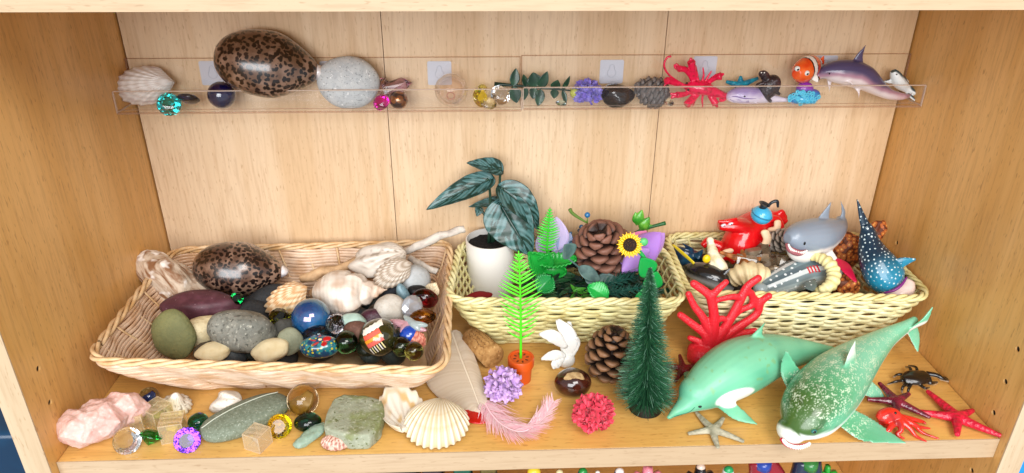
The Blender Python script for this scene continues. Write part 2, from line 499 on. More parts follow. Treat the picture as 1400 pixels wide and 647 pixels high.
ledge(.0012, .3745, 0, 'clear acrylic ledge on the back panel holding shells, stone and gems', [(291, 100), (601, 100), (455, 100)])
ledge(.3765, .7588, .0012, 'clear acrylic ledge on the back panel holding lobster, pine cone and sea animal toys', [(836, 98), (963, 93), (1127, 92)])

# ================================================================ wicker baskets
def basket(name, label, corners, hgt, base_in, nrow, rad, spacing, phase, amp, m, m2, group):
    """corners: rim corners FL, FR, BR, BL (x, y). Woven strands run round upright stakes."""
    c = [Vector((x, y, 0)) for x, y in corners]; cb = [Vector((x, y, 0)) for x, y in base_in]; ctr = sum(c, Vector())/4
    t = T(name, label, 'basket', (ctr.x, ctr.y, 0), group=group)
    def loop(k, n, rr):
        """rounded quad at relative height k (0 base .. 1 rim) with n points; returns pts, normals"""
        e = (1-k)**1.15; q = [c[i]*(1-e)+cb[i]*e for i in range(4)]
        path = []
        for i in range(4):
            p0 = q[i]; dp = (q[i]-q[i-1]).normalized(); dn = (q[(i+1) % 4]-q[i]).normalized()
            a, b = p0-dp*rr, p0+dn*rr
            for s in np.linspace(0, 1, 9): path.append(a*(1-s)**2+p0*2*s*(1-s)+b*s*s)
        P = path+[path[0]]; L = [0]
        for i in range(len(P)-1): L.append(L[-1]+(P[i+1]-P[i]).length)
        out = []; nor = []; j = 0
        for i in range(n):
            s = L[-1]*i/n
            while L[j+1] < s: j += 1
            d = P[j+1]-P[j]; f = (s-L[j])/max(d.length, 1e-9)
            out.append(P[j]+d*f)
        for i in range(n):
            d = (out[(i+1) % n]-out[i-1]).normalized(); nor.append(Vector((d.y, -d.x, 0)))
        return out, nor, L[-1]
    _, _, per = loop(1, 8, .02)
    ns = int(per/spacing/2)*2                            # stakes all round
    N = ns*10
    mb = MB()
    rng = random.Random(5)
    for r in range(nrow):
        k = (r+.3)/nrow
        P, Q, _ = loop(k, N, .022)
        ph = phase(r); jz = [rng.uniform(-1, 1) for _ in range(ns)]
        pts = []
        for i in range(N):
            a = 2*PI*(i/N)*ns/2+ph
            wv = math.sin(a); wv = math.copysign(abs(wv)**.75, wv)
            s = i/10; j0 = int(s) % ns; f = s-int(s); f = f*f*(3-2*f)
            dz = (jz[j0]*(1-f)+jz[(j0+1) % ns]*f)*rad*.35
            pts.append(P[i]+Q[i]*(wv*amp)+Vector((0, 0, .0025+k*(hgt-.006)+dz+.0006*math.sin(a*.5+1))))
        mb.tube(pts, (rad*.8, rad*1.3), 8, closed=True, up=(0, 0, 1))
    mb.build('weave', m, t, world=True)
    st = MB()
    P0 = [loop(k, ns*2, .022) for k in (0, .35, .7, 1)]
    for i in range(0, ns*2, 2):
        st.tube([P0[j][0][i]-P0[j][1][i]*.0008+Vector((0, 0, .002+z*(hgt-.004))) for j, z in enumerate((0, .35, .7, 1))], (.0012, .0009), 6, n=8)
    st.build('stakes', m2, t, world=True)
    rim = MB(); P, Q, _ = loop(1, N, .022)
    for s in range(3):
        pts = []
        for i in range(N):
            a = 2*PI*i/N*(ns*.55//1)+s*2*PI/3
            pts.append(P[i]+Q[i]*(math.cos(a)*.0022+.0004)+Vector((0, 0, hgt-.001+math.sin(a)*.0021)))
        rim.tube(pts, .0018, 6, closed=True)
    rim.build('rim', m2, t, world=True)
    P, Q, _ = loop(0, 60, .022)
    b = MB(); vs = [(p.x, p.y, .0012) for p in P]+[(p.x, p.y, .0042) for p in P]; n = 60
    b.add(vs, [tuple(range(n))[::-1], tuple(range(n, 2*n))]+[(i, (i+1) % n, n+(i+1) % n, n+i) for i in range(n)])
    b.build('base', m2, t, world=True, smooth=False)
    return t
M_w1 = mat('rattan_pinkish', '#e2c6ac', .24, spec=.5, var=('#c9a07a', 60, .38, .72), bump=(700, .15, 'noise'))
M_w1b = mat('rattan_pinkish_rim', '#e3c49a', .35, var=('#c89e6a', 60, .4, .7))
M_w2 = mat('rattan_yellow', '#dbd39a', .33, var=('#c2b272', 80, .4, .75), bump=(700, .15, 'noise'))
M_w2b = mat('rattan_yellow_rim', '#e2dba8', .35, var=('#c9bb7c', 60, .4, .7))
M_w3 = mat('rattan_cream', '#e4dcb0', .33, var=('#c8b883', 80, .4, .75), bump=(700, .15, 'noise'))
M_w3b = mat('rattan_cream_rim', '#dfd59c', .35, var=('#bfae6e', 60, .4, .7))
def rimxy(pts, z): return [tuple(onZ(a, b, z))[:2] for a, b in pts]
GB = 'wicker baskets on the shelf'
basket('wicker_basket', 'large pinkish beige wicker basket of stones, shells and glass at the left', rimxy([(117, 492), (609, 506), (615, 330), (236, 341)], .064), .064, [(.047, .0895), (.284, .0820), (.277, .219), (.046, .212)], 20, .0015,
       .030, lambda r: r*.24+(r % 2)*.35, .0017, M_w1, M_w1b, GB)
basket('wicker_basket', 'yellowish wicker basket of plants and cones between the other two baskets', rimxy([(612, 410), (939, 411), (906, 337), (630, 330)], .066), .066, [(.334, .1495), (.498, .148), (.496, .233), (.336, .236)], 17, .0015,
       .017, lambda r: r*PI, .0016, M_w2, M_w2b, GB)
basket('wicker_basket', 'pale cream wicker basket full of plastic sea animals at the right', [(.5285, .133), (.7515, .116), (.7545, .2475), (.5335, .2545)], .066, [(.570, .1365), (.716, .1345), (.716, .228), (.568, .232)], 17, .0015,
       .016, lambda r: r*PI, .0016, M_w3, M_w3b, GB)
# ================================================================ generators for kinds of small things
def stone(name, label, cat, px, py, z, r, m, rot=(0, 0, 0), seed=1, amp=.06, sq=1.0, group=None, amp2=.0, sub=4, freq=1.1):
    p = onZ(px, py, z)
    o = MB().blob(r, seed, amp, freq, 5, sq, amp2=amp2 or amp*.22, freq2=4.5).build(name, m, None, loc=p, rot=rot)
    return tag(o, label, cat, group)
def gem_mesh(r, hc, hp, n=8, table=.56):
    pts = []
    for k in range(n):
        a = 2*PI*k/n
        pts.append((r*table*math.cos(a), r*table*math.sin(a), hc))
        pts.append((r*.86*math.cos(a+PI/n), r*.86*math.sin(a+PI/n), hc*.55))
    for k in range(2*n):
        a = PI*k/n; pts.append((r*math.cos(a), r*math.sin(a), 0)); pts.append((r*math.cos(a), r*math.sin(a), -.06*r))
    for k in range(n):
        a = 2*PI*(k+.5)/n; pts.append((r*.55*math.cos(a), r*.55*math.sin(a), -hp*.55))
    pts.append((0, 0, -hp))
    return MB().hull(pts)
def gem(label, loc, r, col, rot=(0, 0, 0), hc=.45, hp=.8, n=8, group=None, rough=0, name='faceted_gem', ior=1.5):
    m = glass('gem_'+col.strip('#'), col, rough, ior)
    o = gem_mesh(r, r*hc, r*hp, n).build(name, m, None, loc=loc, rot=rot, smooth=False)
    return tag(o, label, 'gem', group)
def ball(name, label, cat, loc, r, m, group=None, sub=5):
    return tag(MB().ell((0, 0, 0), r, sub=sub).build(name, m, None, loc=loc), label, cat, group)
def nugget(label, loc, r, col, rot=(0, 0, 0), group=None, seed=3, name='glass_nugget', rough=0, cat='glass nugget'):
    o = MB().blob(r, seed, .04, 1.2, 4).build(name, glass('nug_'+col.strip('#'), col, rough), None, loc=loc, rot=rot)
    return tag(o, label, cat, group)

def fan_shell(mb, L, Wd, dep, ribs, M, c_in, amp=.0009, inside=False, thm=.9, nt=26, nr=None, skew=0.0, thick=.0011, ruff=0):
    """one scallop or cockle valve: hinge at the origin, opening along +y, domed to +z. c_in(th, t) gives its colour"""
    nr = nr or ribs*6
    def top(u, t, off=0):
        ph = PI+(u*2-1)*(PI-thm)
        ox, oy = Wd/2*math.sin(ph)*-1, L/2*(1-math.cos(ph))
        rb = math.cos(ribs*PI*(u*2-1))
        x, y = ox*t, oy*t+skew*t*t
        e = abs(u*2-1)
        z = dep*(t**.55)*max(0, 1-t**2.2)**.8*1.62*(1-e**2.5)
        if inside: z = dep*(t*2-1)**2*(.75+.25*e)
        z += amp*rb*min(1, t*1.6)*(1-e**4)
        rim = 1+amp/L*rb*t*2.2
        if ruff: rim += ruff*nz((ox*90, oy*90, 2))*t*t; z += ruff*L*.5*nz((ox*120, oy*120, 5+t))*t
        return Vector((x*rim, y*rim, max(z, -.002)+off))
    vs, fs, cs = [], [], []
    for k, off in ((0, thick), (1, 0)):
        for i in range(nr+1):
            for j in range(nt+1):
                u, t = i/nr, .015+.985*j/nt
                p = top(u, t, off); vs.append(p); cs.append(c_in((u*2-1), t))
        b = k*(nr+1)*(nt+1)
        for i in range(nr):
            for j in range(nt):
                q = b+i*(nt+1)+j
                fs.append((q, q+nt+1, q+nt+2, q+1) if k == 0 else (q+1, q+nt+2, q+nt+1, q))
    s2 = (nr+1)*(nt+1)
    for i in range(nr):
        a = i*(nt+1)+nt; fs.append((a, a+nt+1, s2+a+nt+1, s2+a))
    for j in range(nt):
        fs.append((j+1, j, s2+j, s2+j+1)); a = nr*(nt+1)+j; fs.append((a, a+1, s2+a+1, s2+a))
    # the umbo
    mb.add(vs, fs, M, cs)
    mb.ell(M @ Vector((0, L*.055, dep*.10)), (Wd*.06, L*.05, dep*.16), M.to_3x3().normalized().to_4x4(), 3, c_in(0, .02))
    return mb
M_shell = mat('shell_surface', None, .42, coat=.15, bump=(900, .12, 'noise'))
M_shellg = mat('shell_glossy', None, .3, coat=.4)
def shell(name, label, cat, loc, L, Wd, dep, ribs, xdir, ydir, cfn, group=None, both=False, **k):
    """ydir: from hinge to opening, xdir completes the plane; normal = x cross y"""
    y = Vector(ydir).normalized(); x = y.cross(Vector(k.pop('face'))) if 'face' in k else Vector(xdir); x = (x-y*x.dot(y)).normalized(); z = x.cross(y)
    M = frame((0, 0, 0), x, y, z)
    mb = MB(); fan_shell(mb, L, Wd, dep, ribs, M, cfn, **k)
    if both: fan_shell(mb, L*.97, Wd*.97, dep*.9, ribs, M @ Matrix.Scale(-1, 4, (0, 0, 1)) @ Matrix.Translation((0, 0, .0002)), cfn, **k)
    o = mb.build(name, M_shell, None, loc=loc, usecol=True)
    return tag(o, label, cat, group)

def phyl(n, i0=0):
    g = PI*(3-math.sqrt(5))
    for i in range(n):
        z = 1-2*(i+.5)/n; r = math.sqrt(max(0, 1-z*z))
        yield i, Vector((r*math.cos(g*i), r*math.sin(g*i), z))
def pine_cone(name, label, loc, axis, L, R, n, c_body, c_tip, open_=.5, group=None, scw=.36, m=None, t0=.62):
    """scales in a spiral round the axis, tip along +axis; loc is the middle"""
    mb = MB(); g = PI*(3-math.sqrt(5)); Rm = aim(axis)
    mb.ell((0, 0, 0), (R*.55, R*.55, L*.46), Rm, 3, c_body)
    rng = random.Random(n)
    for i in range(n):
        f = (i+.5)/n
        h = -L*.5+L*f*.97
        rr = R*math.sin(PI*min(.97, .14+.80*f))**.8*(1 if f > .12 else .8)
        a = g*i
        d = Vector((math.cos(a), math.sin(a), 0)); tl = math.radians(28+62*open_*(1.12-f*.75))*(.9+.2*rng.random())
        # scale local frame: s outwards and up
        out = (d*math.sin(tl+.25)+Vector((0, 0, 1))*math.cos(tl+.25)).normalized()
        sd = Vector((0, 0, 1)).cross(d).normalized(); nn = out.cross(sd).normalized()
        base = Vector((0, 0, h))+d*rr*.35
        ln = max(rr*1.0, R*.35); wd = R*scw*(.65+.6*math.sin(PI*min(.98, .1+f*.8)))
        prof = ((0, .4, .5), (.4, .72, .7), (.68, .98, 1.1), (.86, 1.0, 1.6), (.98, .78, 1.8), (1.05, .45, 1.3), (1.08, .12, .4))
        vs, fs, cs = [], [], []
        for t, wq, tq in prof:
            for k in range(8):
                q = 2*PI*k/8
                v = base+out*ln*t+sd*math.cos(q)*wd*wq+nn*(math.sin(q)*R*.088*tq-R*.10*t*t+abs(math.cos(q))*R*.06*t)
                vs.append(v); cs.append(mixc(c_body, c_tip, (t-t0)*2.9))
        for j in range(len(prof)-1):
            for k in range(8):
                l = (k+1) % 8; fs.append((j*8+k, j*8+l, (j+1)*8+l, (j+1)*8+k))
        fs.append(tuple(range(8))[::-1]); fs.append(tuple((len(prof)-1)*8+k for k in range(8)))
        mb.add(vs, fs, Rm, cs)
    o = mb.build(name, m or mat('cone_scales', None, .55, bump=(600, .25, 'noise')), None, loc=loc, usecol=True, sharp=70)
    return tag(o, label, 'pine cone', group)
def pompon(name, label, loc, r, n, cols, pet=.34, group=None, flat=.85, cat='flower', m=None, up=(0, 0, 1)):
    """ball shaped artificial flower of many small cupped petals"""
    mb = MB(); rng = random.Random(n)
    mb.ell((0, 0, 0), (r*.62, r*.62, r*.55), None, 3, cols[1])
    for i, d in phyl(n):
        if d.z < -.55: continue
        d = Vector((d.x, d.y, d.z*flat)).normalized()
        c = d*r*(.62+rng.uniform(-.05, .1))
        a1 = d.orthogonal().normalized(); a1 = Matrix.Rotation(rng.uniform(0, 6.28), 3, d) @ a1; a2 = d.cross(a1)
        tl = rng.uniform(-.5, .5); dd = (d+a1*tl).normalized(); bb = dd.cross(a2).normalized()
        pr = r*pet*rng.uniform(.85, 1.15)
        col = mixc(cols[0], cols[1], rng.random())
        nu, nv = 9, 6
        def f(u, v, dd=dd, a2=a2, bb=bb, c=c, pr=pr):
            x = (u*2-1); wv = math.sin(PI*min(1, .14+v*.72))
            return c+dd*(pr*1.15*v*(1-.30*x*x))+a2*pr*.62*x*wv+bb*pr*(.30*x*x*v+.28*v*v)
        mb.grid(f, nu, nv, cfn=lambda u, v, col=col: col)
    o = mb.build(name, m or mat('soft_petals', None, .55, sheen=.2, sss=.15), None, loc=loc, usecol=True)
    return tag(o, label, cat, group)
def leaf(mb, base, d, nrm, L, Wd, curl=.2, cup=.15, n=14, col=None, shape=1.0, tipx=1.4, wave=0):
    """leaf blade from base along d, bending away from nrm"""
    d = Vector(d).normalized(); nrm = Vector(nrm); nrm = (nrm-d*nrm.dot(d)).normalized(); s = d.cross(nrm)
    base = Vector(base)
    def f(u, v):
        x = u*2-1
        wv = (math.sin(PI*v**shape)**.8)*(1-.15*v) if 0 < v < 1 else 0
        return base+d*L*(v-.25*curl*v*v)+s*Wd/2*x*wv+nrm*(-curl*L*v*v*.8+cup*Wd*x*x*wv+wave*math.sin(v*14+x*2)*abs(x))
    mb.grid(f, 9, n, cfn=(lambda u, v: col) if col is not None else None)
    return mb
def starfish(name, label, loc, R, rin, th, a0, cfn, group=None, bend=None, tilt=(0, 0, 0), m=None, vox=.0008, taper=.42, lens=None):
    mb = MB()
    mb.ell((0, 0, 0), (rin*1.15, rin*1.15, th*.9))
    for k in range(5):
        a = a0+2*PI*k/5; b = (bend[k] if bend else 0); Lk = R*(lens[k] if lens else 1)
        pts = []; rr = []
        for t in np.linspace(0, 1, 6):
            q = a+b*t
            pts.append((math.cos(q)*Lk*t, math.sin(q)*Lk*t, th*.1*(1-t)))
            rr.append((rin*.82*(1-(1-taper)*t), th*(.95-.55*t)))
        mb.tube(pts, rr, 12, n=12, up=(0, 0, 1))
    o = mb.build(name, m, None, loc=loc, rot=tilt, remesh=vox, relax=3, col=cfn)
    return tag(o, label, 'starfish', group)
# ================================================================ on the acrylic ledge
YT = .240
def ty(px, py, y=YT): return onY(px, py, y)
# white cockle shell at the left end, both valves
p = ty(238, 112, .243)
def c_cock(u, t):
    c = mixc('#e9e5e1', '#d6cdc6', .5+.5*math.sin(t*38))
    k = sst(.62, 1, t)*(.55+.9*nz((u*5, t*6, 1)))
    return mixc(c, '#8d5a6a', k*.75*(.5+.5*math.sin(t*40+u*3)))
shell('cockle_shell', 'white ribbed cockle shell with purple tip at the left end of the ledge', 'shell', p, .055, .036, .0135, 13, None, (-1, -.04, -.12), c_cock, both=True, amp=.0005, face=(.05, -1, .35))
gem('turquoise glass gem lying in front of the white cockle shell', ty(233, 143, .2335)+Vector((0, -.003, .001)), .0108, '#1fb5b8', (1.2, .2, .3), .5, .8, 7)
nugget('small navy glass nugget lying edge-on beside the turquoise gem', ty(258, 135, .238), (.0098, .0042, .0105), '#1c2a5e', (1.1, .35, .4))
ball('glass_ball', 'dark cobalt blue glass ball on the ledge below the spotted cowrie', 'ball', ty(303, 130, .236), .0128, mat('cobalt_glass', '#07083c', .04, coat=1, trans=.25, var=('#1a1550', 60, .45, .7)))
def cowrie(label, loc, rot, a, b, c, tint, spot):
    t = T('cowrie_shell', label, 'shell', loc, rot)
    def f(u, v):
        th = v*PI; ph = u*2*PI
        x = -a*math.cos(th); k = math.sin(th)**.85*(1-.30*sst(.1, 1, math.cos(PI-th)))
        z = c*k*math.sin(ph)
        if z < 0: z *= .62
        return Vector((x, b*k*math.cos(ph), z))
    mb = MB().grid(f, 56, 40, wrap=True)
    m = bpy.data.materials.get('cowrie_'+tint) or None
    if m is None:
        m = mat('cowrie_'+tint, tint, .3, coat=.8, crough=.16, var=('#8f7260', 45, .42, .66))
        nt = NT(m); bs = nt.n['Principled BSDF']; co = [n for n in nt.n if n.type == 'TEX_COORD'][0].outputs['Object']
        cur = bs.inputs['Base Color'].links[0].from_socket
        wob = nt.new('ShaderNodeVectorMath', operation='ADD')
        sc = nt.new('ShaderNodeTexNoise'); sc.inputs['Scale'].default_value = 120; nt.link(co, sc.inputs['Vector'])
        s2 = nt.new('ShaderNodeVectorMath', operation='SCALE'); nt.link(sc.outputs['Color'], s2.inputs[0]); s2.inputs['Scale'].default_value = .006
        nt.link(co, wob.inputs[0]); nt.link(s2.outputs[0], wob.inputs[1])
        v1 = nt.new('ShaderNodeTexVoronoi'); v1.inputs['Scale'].default_value = spot; v1.inputs['Randomness'].default_value = .85; nt.link(wob.outputs[0], v1.inputs['Vector'])
        c1 = mixrgb(nt, ramp(nt, v1.outputs[0], .56, .44), cur, lin('#160d0c'))
        v2 = nt.new('ShaderNodeTexVoronoi'); v2.inputs['Scale'].default_value = spot*.55; nt.link(wob.outputs[0], v2.inputs['Vector'])
        c2 = mixrgb(nt, ramp(nt, v2.outputs[0], .30, .22), c1, lin('#241512'))
        nt.link(c2, bs.inputs['Base Color'])
    mb.build('body', m, t)
    l = MB().tube([(a*.86, 0, -c*.12), (a*1.0, b*.04, 0), (a*1.05, b*.1, c*.10)], [(b*.26, c*.2), (b*.22, c*.2), (b*.15, c*.16)], 14, n=10)
    l.build('canal_lip', mat('cowrie_lip', '#d9d3d2', .2, coat=.6, var=('#8f8488', 150, .45, .65)), t)
    s = MB()
    for sgn in (-1, 1):
        s.tube([(-a*.7, sgn*b*.10, -c*.60), (0, sgn*b*.13, -c*.62), (a*.75, sgn*b*.10, -c*.36)], [.0008, .0022, .0012], 8, n=14)
    s.build('aperture_lip', mat('cowrie_teeth', '#e6d9cf', .3, coat=.5), t)
    return t
cowrie('large spotted brown cowrie shell standing on the acrylic ledge', ty(365, 88, .236), (math.radians(62), math.radians(11), math.radians(4)), .0465, .031, .0265, '#654a39', 240)
stone('pumice_stone', 'pale grey speckled rounded stone on the ledge beside the cowrie', 'stone', 0, 0, 0, (.0292, .0145, .0247), mat('pumice', '#c4c8c9', .85, var=('#b3b8bb', 120, .35, .7), spk=[('#6f767a', 700, .60, .68, 'noise'), ('#e6e8e8', 350, .62, .72, 'noise')], bump=(600, .6, 'noise')), (math.radians(-8), .05, 0), 4, .025).location = ty(476, 113, .241)
def crystal(label, loc, rot, L, r, col, name='crystal_prism', rough=0.02):
    pts = [(r*math.cos(k*PI/3+z*.3), r*math.sin(k*PI/3+z*.3)*.8, z*L/2) for k in range(6) for z in (-1, .7)]+[(r*.2, 0, L*.68)]
    o = MB().hull(pts).build(name, glass('crystal_'+col.strip('#'), col, rough), None, loc=loc, rot=rot, smooth=False)
    return tag(o, label, 'crystal')
crystal('clear lilac crystal prism lying behind the magenta gem on the ledge', ty(541, 119, .246), (0, PI/2-.3, .2), .024, .0072, '#dcc6d8')
crystal('small pale lilac crystal chip touching the speckled stone', ty(522, 117, .249), (.4, .2, .2), .014, .0062, '#e6d3e2')
gem('magenta faceted gem leaning on the speckled stone', ty(521, 140, .2325), .0082, '#d0109a', (.7, -.6, .2), .5, 1.1, 6)
ball('crackle_marble', 'amber and gold crackled marble on the ledge near the magenta gem', 'marble', ty(545, 137, .234), .0089, mat('amber_crackle', '#8a4d12', .1, metal=.5, coat=1, spk=[('#f3cf8a', 200, .25, .12, 'voronoi'), ('#3a1a05', 130, .4, .55, 'voronoi')], bump=(230, .6, 'voronoi')))
def bubble(label, loc, r):
    t = T('glass_ball', label, 'ball', loc)
    m = clear_sheet('pearly_bubble', '#fffaf7', 1.0, .025)
    MB().ell((0, 0, 0), r, sub=5).build('sphere', m, t)
    MB().tube([(r*.22*math.cos(a), -r*.985, r*.22*math.sin(a)-r*.1) for a in np.linspace(0, 2*PI, 20)[:-1]], .0006, 6, closed=True).build('seal_ring', mat('bubble_ring', '#b5806a', .2), t)
    return t
bubble('clear pinkish iridescent glass ball on the ledge below a pale pad', ty(617, 123, .237), .0157)
gem('bright yellow oval faceted gem on the ledge beside clear crystals', ty(657, 134, .2345), .0092, '#fff21a', (1.1, .3, .7), .4, .6)
gem('tiny pale yellow gem behind the bright yellow one', ty(660, 120, .247), .0045, '#f6f29a', (.5, .3, 0))
gem('clear round cut crystal at the root of the leafy sprig', ty(684, 130, .2385), .0098, '#f3f5fa', (.9, .2, .2), .5, .8, 10)
gem('clear yellow-tinged crystal in front, between yellow gem and round crystal', ty(668, 146, .228)+Vector((0, 0, .003)), .0078, '#f7f5d8', (.4, .1, .2), .5, .7, 9)
gem('small pale blue clear chip on the ledge under the sprig tip', ty(767, 144, .229)+Vector((0, 0, .002)), .0055, '#d8f0f4', (.2, .1, .2), .4, .5, 5)
gem('small clear chip on the ledge between grey cone and red lobster', ty(914, 142, .229)+Vector((0, 0, .002)), .0055, '#e8f4f4', (.5, .1, .4), .4, .7, 5)
# leafy sprig
def sprig():
    base = ty(676, 115, .247)
    t = T('leaf_sprig', 'dark green eucalyptus sprig lying along the ledge with paired leaves', 'plant', base)
    st = [ty(676, 115, .247), ty(705, 117, .245), ty(735, 120, .243), ty(760, 122, .241), ty(781, 124, .24)]
    MB().tube(st, [.0022, .0014, .0012, .001, .0007], 8, n=16).build('stem', mat('sprig_stem', '#0f2d22', .4), t, world=True)
    m = mat('sprig_leaf', '#173a2b', .35, coat=.15, var=('#27503a', 160, .4, .65))
    for (bx, by, tx, ty_, w, yb) in ((702, 118, 706, 93, 15, .244), (702, 118, 707, 142, 19, .240), (719, 119, 716, 101, 10, .247), (719, 119, 717, 138, 10, .242), (732, 119, 729, 99, 24, .242), (730, 119, 729, 136, 14, .238),
                                     (738, 121, 749, 98, 15, .240), (739, 122, 736, 146, 16, .236), (757, 122, 763, 110, 15, .238), (758, 122, 758, 135, 13, .238), (769, 123, 780, 105, 8, .236), (769, 123, 775, 143, 8, .238)):
        a, b = ty(bx, by, .243), ty(tx, ty_, yb)
        leaf(MB(), a, b-a, Vector((.3 if w < 12 else .1, -1, .2)), (b-a).length, w*.00068, .12, .12, shape=.85).build('leaf', m, t, world=True, thick=.0005)
sprig()
t = T('flower', 'lilac ball flower with green calyx lying on the acrylic ledge', 'flower', ty(803, 128, .24))
pm = mat('soft_petals', None, .55, sheen=.2, sss=.15)
tmp = pompon('petals', 'x', (0, 0, 0), .0145, 150, ('#9a8fe0', '#7a68c9'), .36)
for k in ('label', 'category'): del tmp[k]
tmp.parent = t
MB().ell((-.0125, 0, .001), (.0045, .0055, .005)).build('calyx', mat('calyx_green', '#b7bb5a', .5), t)
stone('seed_pod', 'shiny dark brown seed pod on the ledge between lilac flower and grey cone', 'seed', 0, 0, 0, (.0158, .0115, .0112), mat('dark_pod', '#1c100d', .16, coat=.6, var=('#33201a', 90, .4, .7)), (0, .15, .2), 8, .09).location = ty(845, 131, .24)
pine_cone('pine_cone', 'small grey pine cone with dark edged scales on the ledge left of the lobster', ty(889, 125, .24), (1, -.15, -.35), .033, .0125, 70, '#7f7876', '#17110f', .12, scw=.33, t0=.86)
# red lobster
M_red = mat('red_plastic', '#e01048', .3, coat=.3, spk=[('#b00a2c', 300, .5, .7, 'noise')], bump=(350, .25, 'noise'))
def lobster():
    b = ty(958, 122, .236)
    t = T('lobster_toy', 'bright red plastic lobster toy sprawled on the ledge', 'toy lobster', b)
    q = lambda x, y, d=.236: ty(x, y, d)
    mb = MB()
    mb.tube([q(936, 118), q(948, 119, .234), q(962, 121, .233), (q(977, 126, .234)), q(990, 131, .235)], [(.003, .003), (.0058, .006), (.0068, .0065), (.005, .0048), (.0052, .003)], 14, n=22)
    for k, (x, y) in enumerate(((989, 125), (994, 132), (988, 138))): mb.tube([q(986, 130), q(x, y)], [.003, .0035], 8, n=5)
    for pts, r0 in ([[(950, 112), (947, 98), (945, 84)], .0042], [[(947, 111), (942, 101), (936, 95), (928, 94)], .0035], [[(943, 120), (930, 116), (918, 112), (911, 110)], .0038], [[(945, 126), (935, 129), (925, 130)], .0035],
                    [[(953, 128), (947, 136), (938, 144)], .0042], [[(968, 113), (978, 106), (986, 104)], .0040], [[(967, 126), (973, 134), (979, 143)], .004]):
        mb.tube([q(x, y, .236-.003*i) for i, (x, y) in enumerate(pts)], [r0*(.55+.42*i/(len(pts)-1)) for i in range(len(pts))], 10, n=12)
    for pts in ([(955, 112), (953, 101), (951, 89)], [(960, 112), (962, 103), (961, 92)], [(964, 112), (969, 103), (973, 97)], [(957, 128), (951, 136), (947, 146)], [(961, 128), (960, 138), (961, 147)], [(951, 126), (943, 134), (935, 140)]):
        mb.tube([q(x, y, .234) for x, y in pts], [.0013, .0011, .0007], 8, n=8)
    for pts in ([(929, 93), (924, 87)], [(929, 95), (923, 93), (922, 88)], [(925, 130), (916, 128)], [(925, 131), (917, 134)], [(945, 84), (944, 79)], [(985, 103), (990, 101)], [(979, 143), (981, 147)]):
        mb.tube([q(x, y, .232) for x, y in pts], [.0021]+[.0011]*(len(pts)-1), 8, n=6)
    for pts in ([(938, 118), (920, 107), (911, 98), (908, 88), (912, 79), (918, 77)], [(938, 120), (918, 113), (906, 119), (905, 128), (910, 134)]):
        mb.tube([q(x, y, .231) for x, y in pts], [.0011]*len(pts), 8, n=24)
    mb.build('body', M_red, t, world=True, remesh=.0006, relax=2)
    for x, y in ((939, 114), (941, 123)): MB().ell(q(x, y, .229), .0011, sub=2).build('eye', mat('black_eye', '#050505', .2), t, world=True)
lobster()
M_eye = mat('black_eye', '#050505', .2); M_eyew = mat('white_eye', '#e9e9e6', .25)
starfish('starfish', 'turquoise glittery starfish leaning on the ledge above the lilac whale toy', ty(1012, 117, .246), .0155, .0046, .0036, .35, lambda p, n: mixc('#1795ad', '#0f6f8a', .5+1.2*nz(p*260)), tilt=(PI/2-.15, .0, .1), m=mat('teal_star', None, .4, bump=(600, .5, 'voronoi')), lens=[1.25, .6, 1.0, .5, .5])
def whale():
    b = ty(1020, 131, .236); q = lambda x, y, d=.236: ty(x, y, d)
    t = T('whale_toy', 'lilac and white toy whale lying on the ledge under the turquoise starfish', 'toy whale', b)
    mb = MB().tube([q(994, 134), q(1000, 132, .234), q(1014, 130, .233), q(1032, 131, .234), q(1050, 134), q(1066, 136), q(1078, 137)], [.003, .0062, .0085, .008, .005, .0028, .0018], 16, n=26)
    mb.fin([q(1073, 136), q(1080, 131), q(1086, 128)], [q(1079, 137), q(1083, 134), q(1086, 128)], .0018)
    mb.fin([q(1073, 137), q(1080, 140), q(1085, 144)], [q(1079, 137), q(1083, 139), q(1085, 144)], .0018)
    mb.fin([q(1024, 135, .229), q(1032, 141, .227)], [q(1032, 136, .229), q(1036, 142, .227)], .0018)
    zc = q(1014, 130).z
    mb.build('body', mat('whale_paint', None, .35, coat=.2), t, world=True, remesh=.0006, relax=4, col=lambda p, n: mixc('#dcd2e2', '#9a86bb', sst(zc-.003, zc+.006, p.z+.002*nz(p*200))))
    bo = [c for c in t.children if c.name.startswith('body')][0]
    MB().ell(surf(bo, 1018, 132)[0], .0009, sub=2).build('eye', M_eye, t, world=True)
    MB().tube([surf(bo, x, y)[0] for x, y in ((996, 133), (1006, 132), (1014, 134), (1022, 135), (1034, 135))], [.0002, .0005, .0005, .0005, .0002], 6, n=16).build('mouth_line', mat('whale_line', '#7a5fa0', .5), t, world=True)
    for k in range(3): MB().tube([surf(bo, 998+2*k, 136+k*1.5)[0], surf(bo, 1010+2*k, 136.5+k*1.6)[0], surf(bo, 1024, 138+k)[0]], .0003, 5).build('throat_groove', mat('whale_line', '#7a5fa0', .5), t, world=True)
whale()
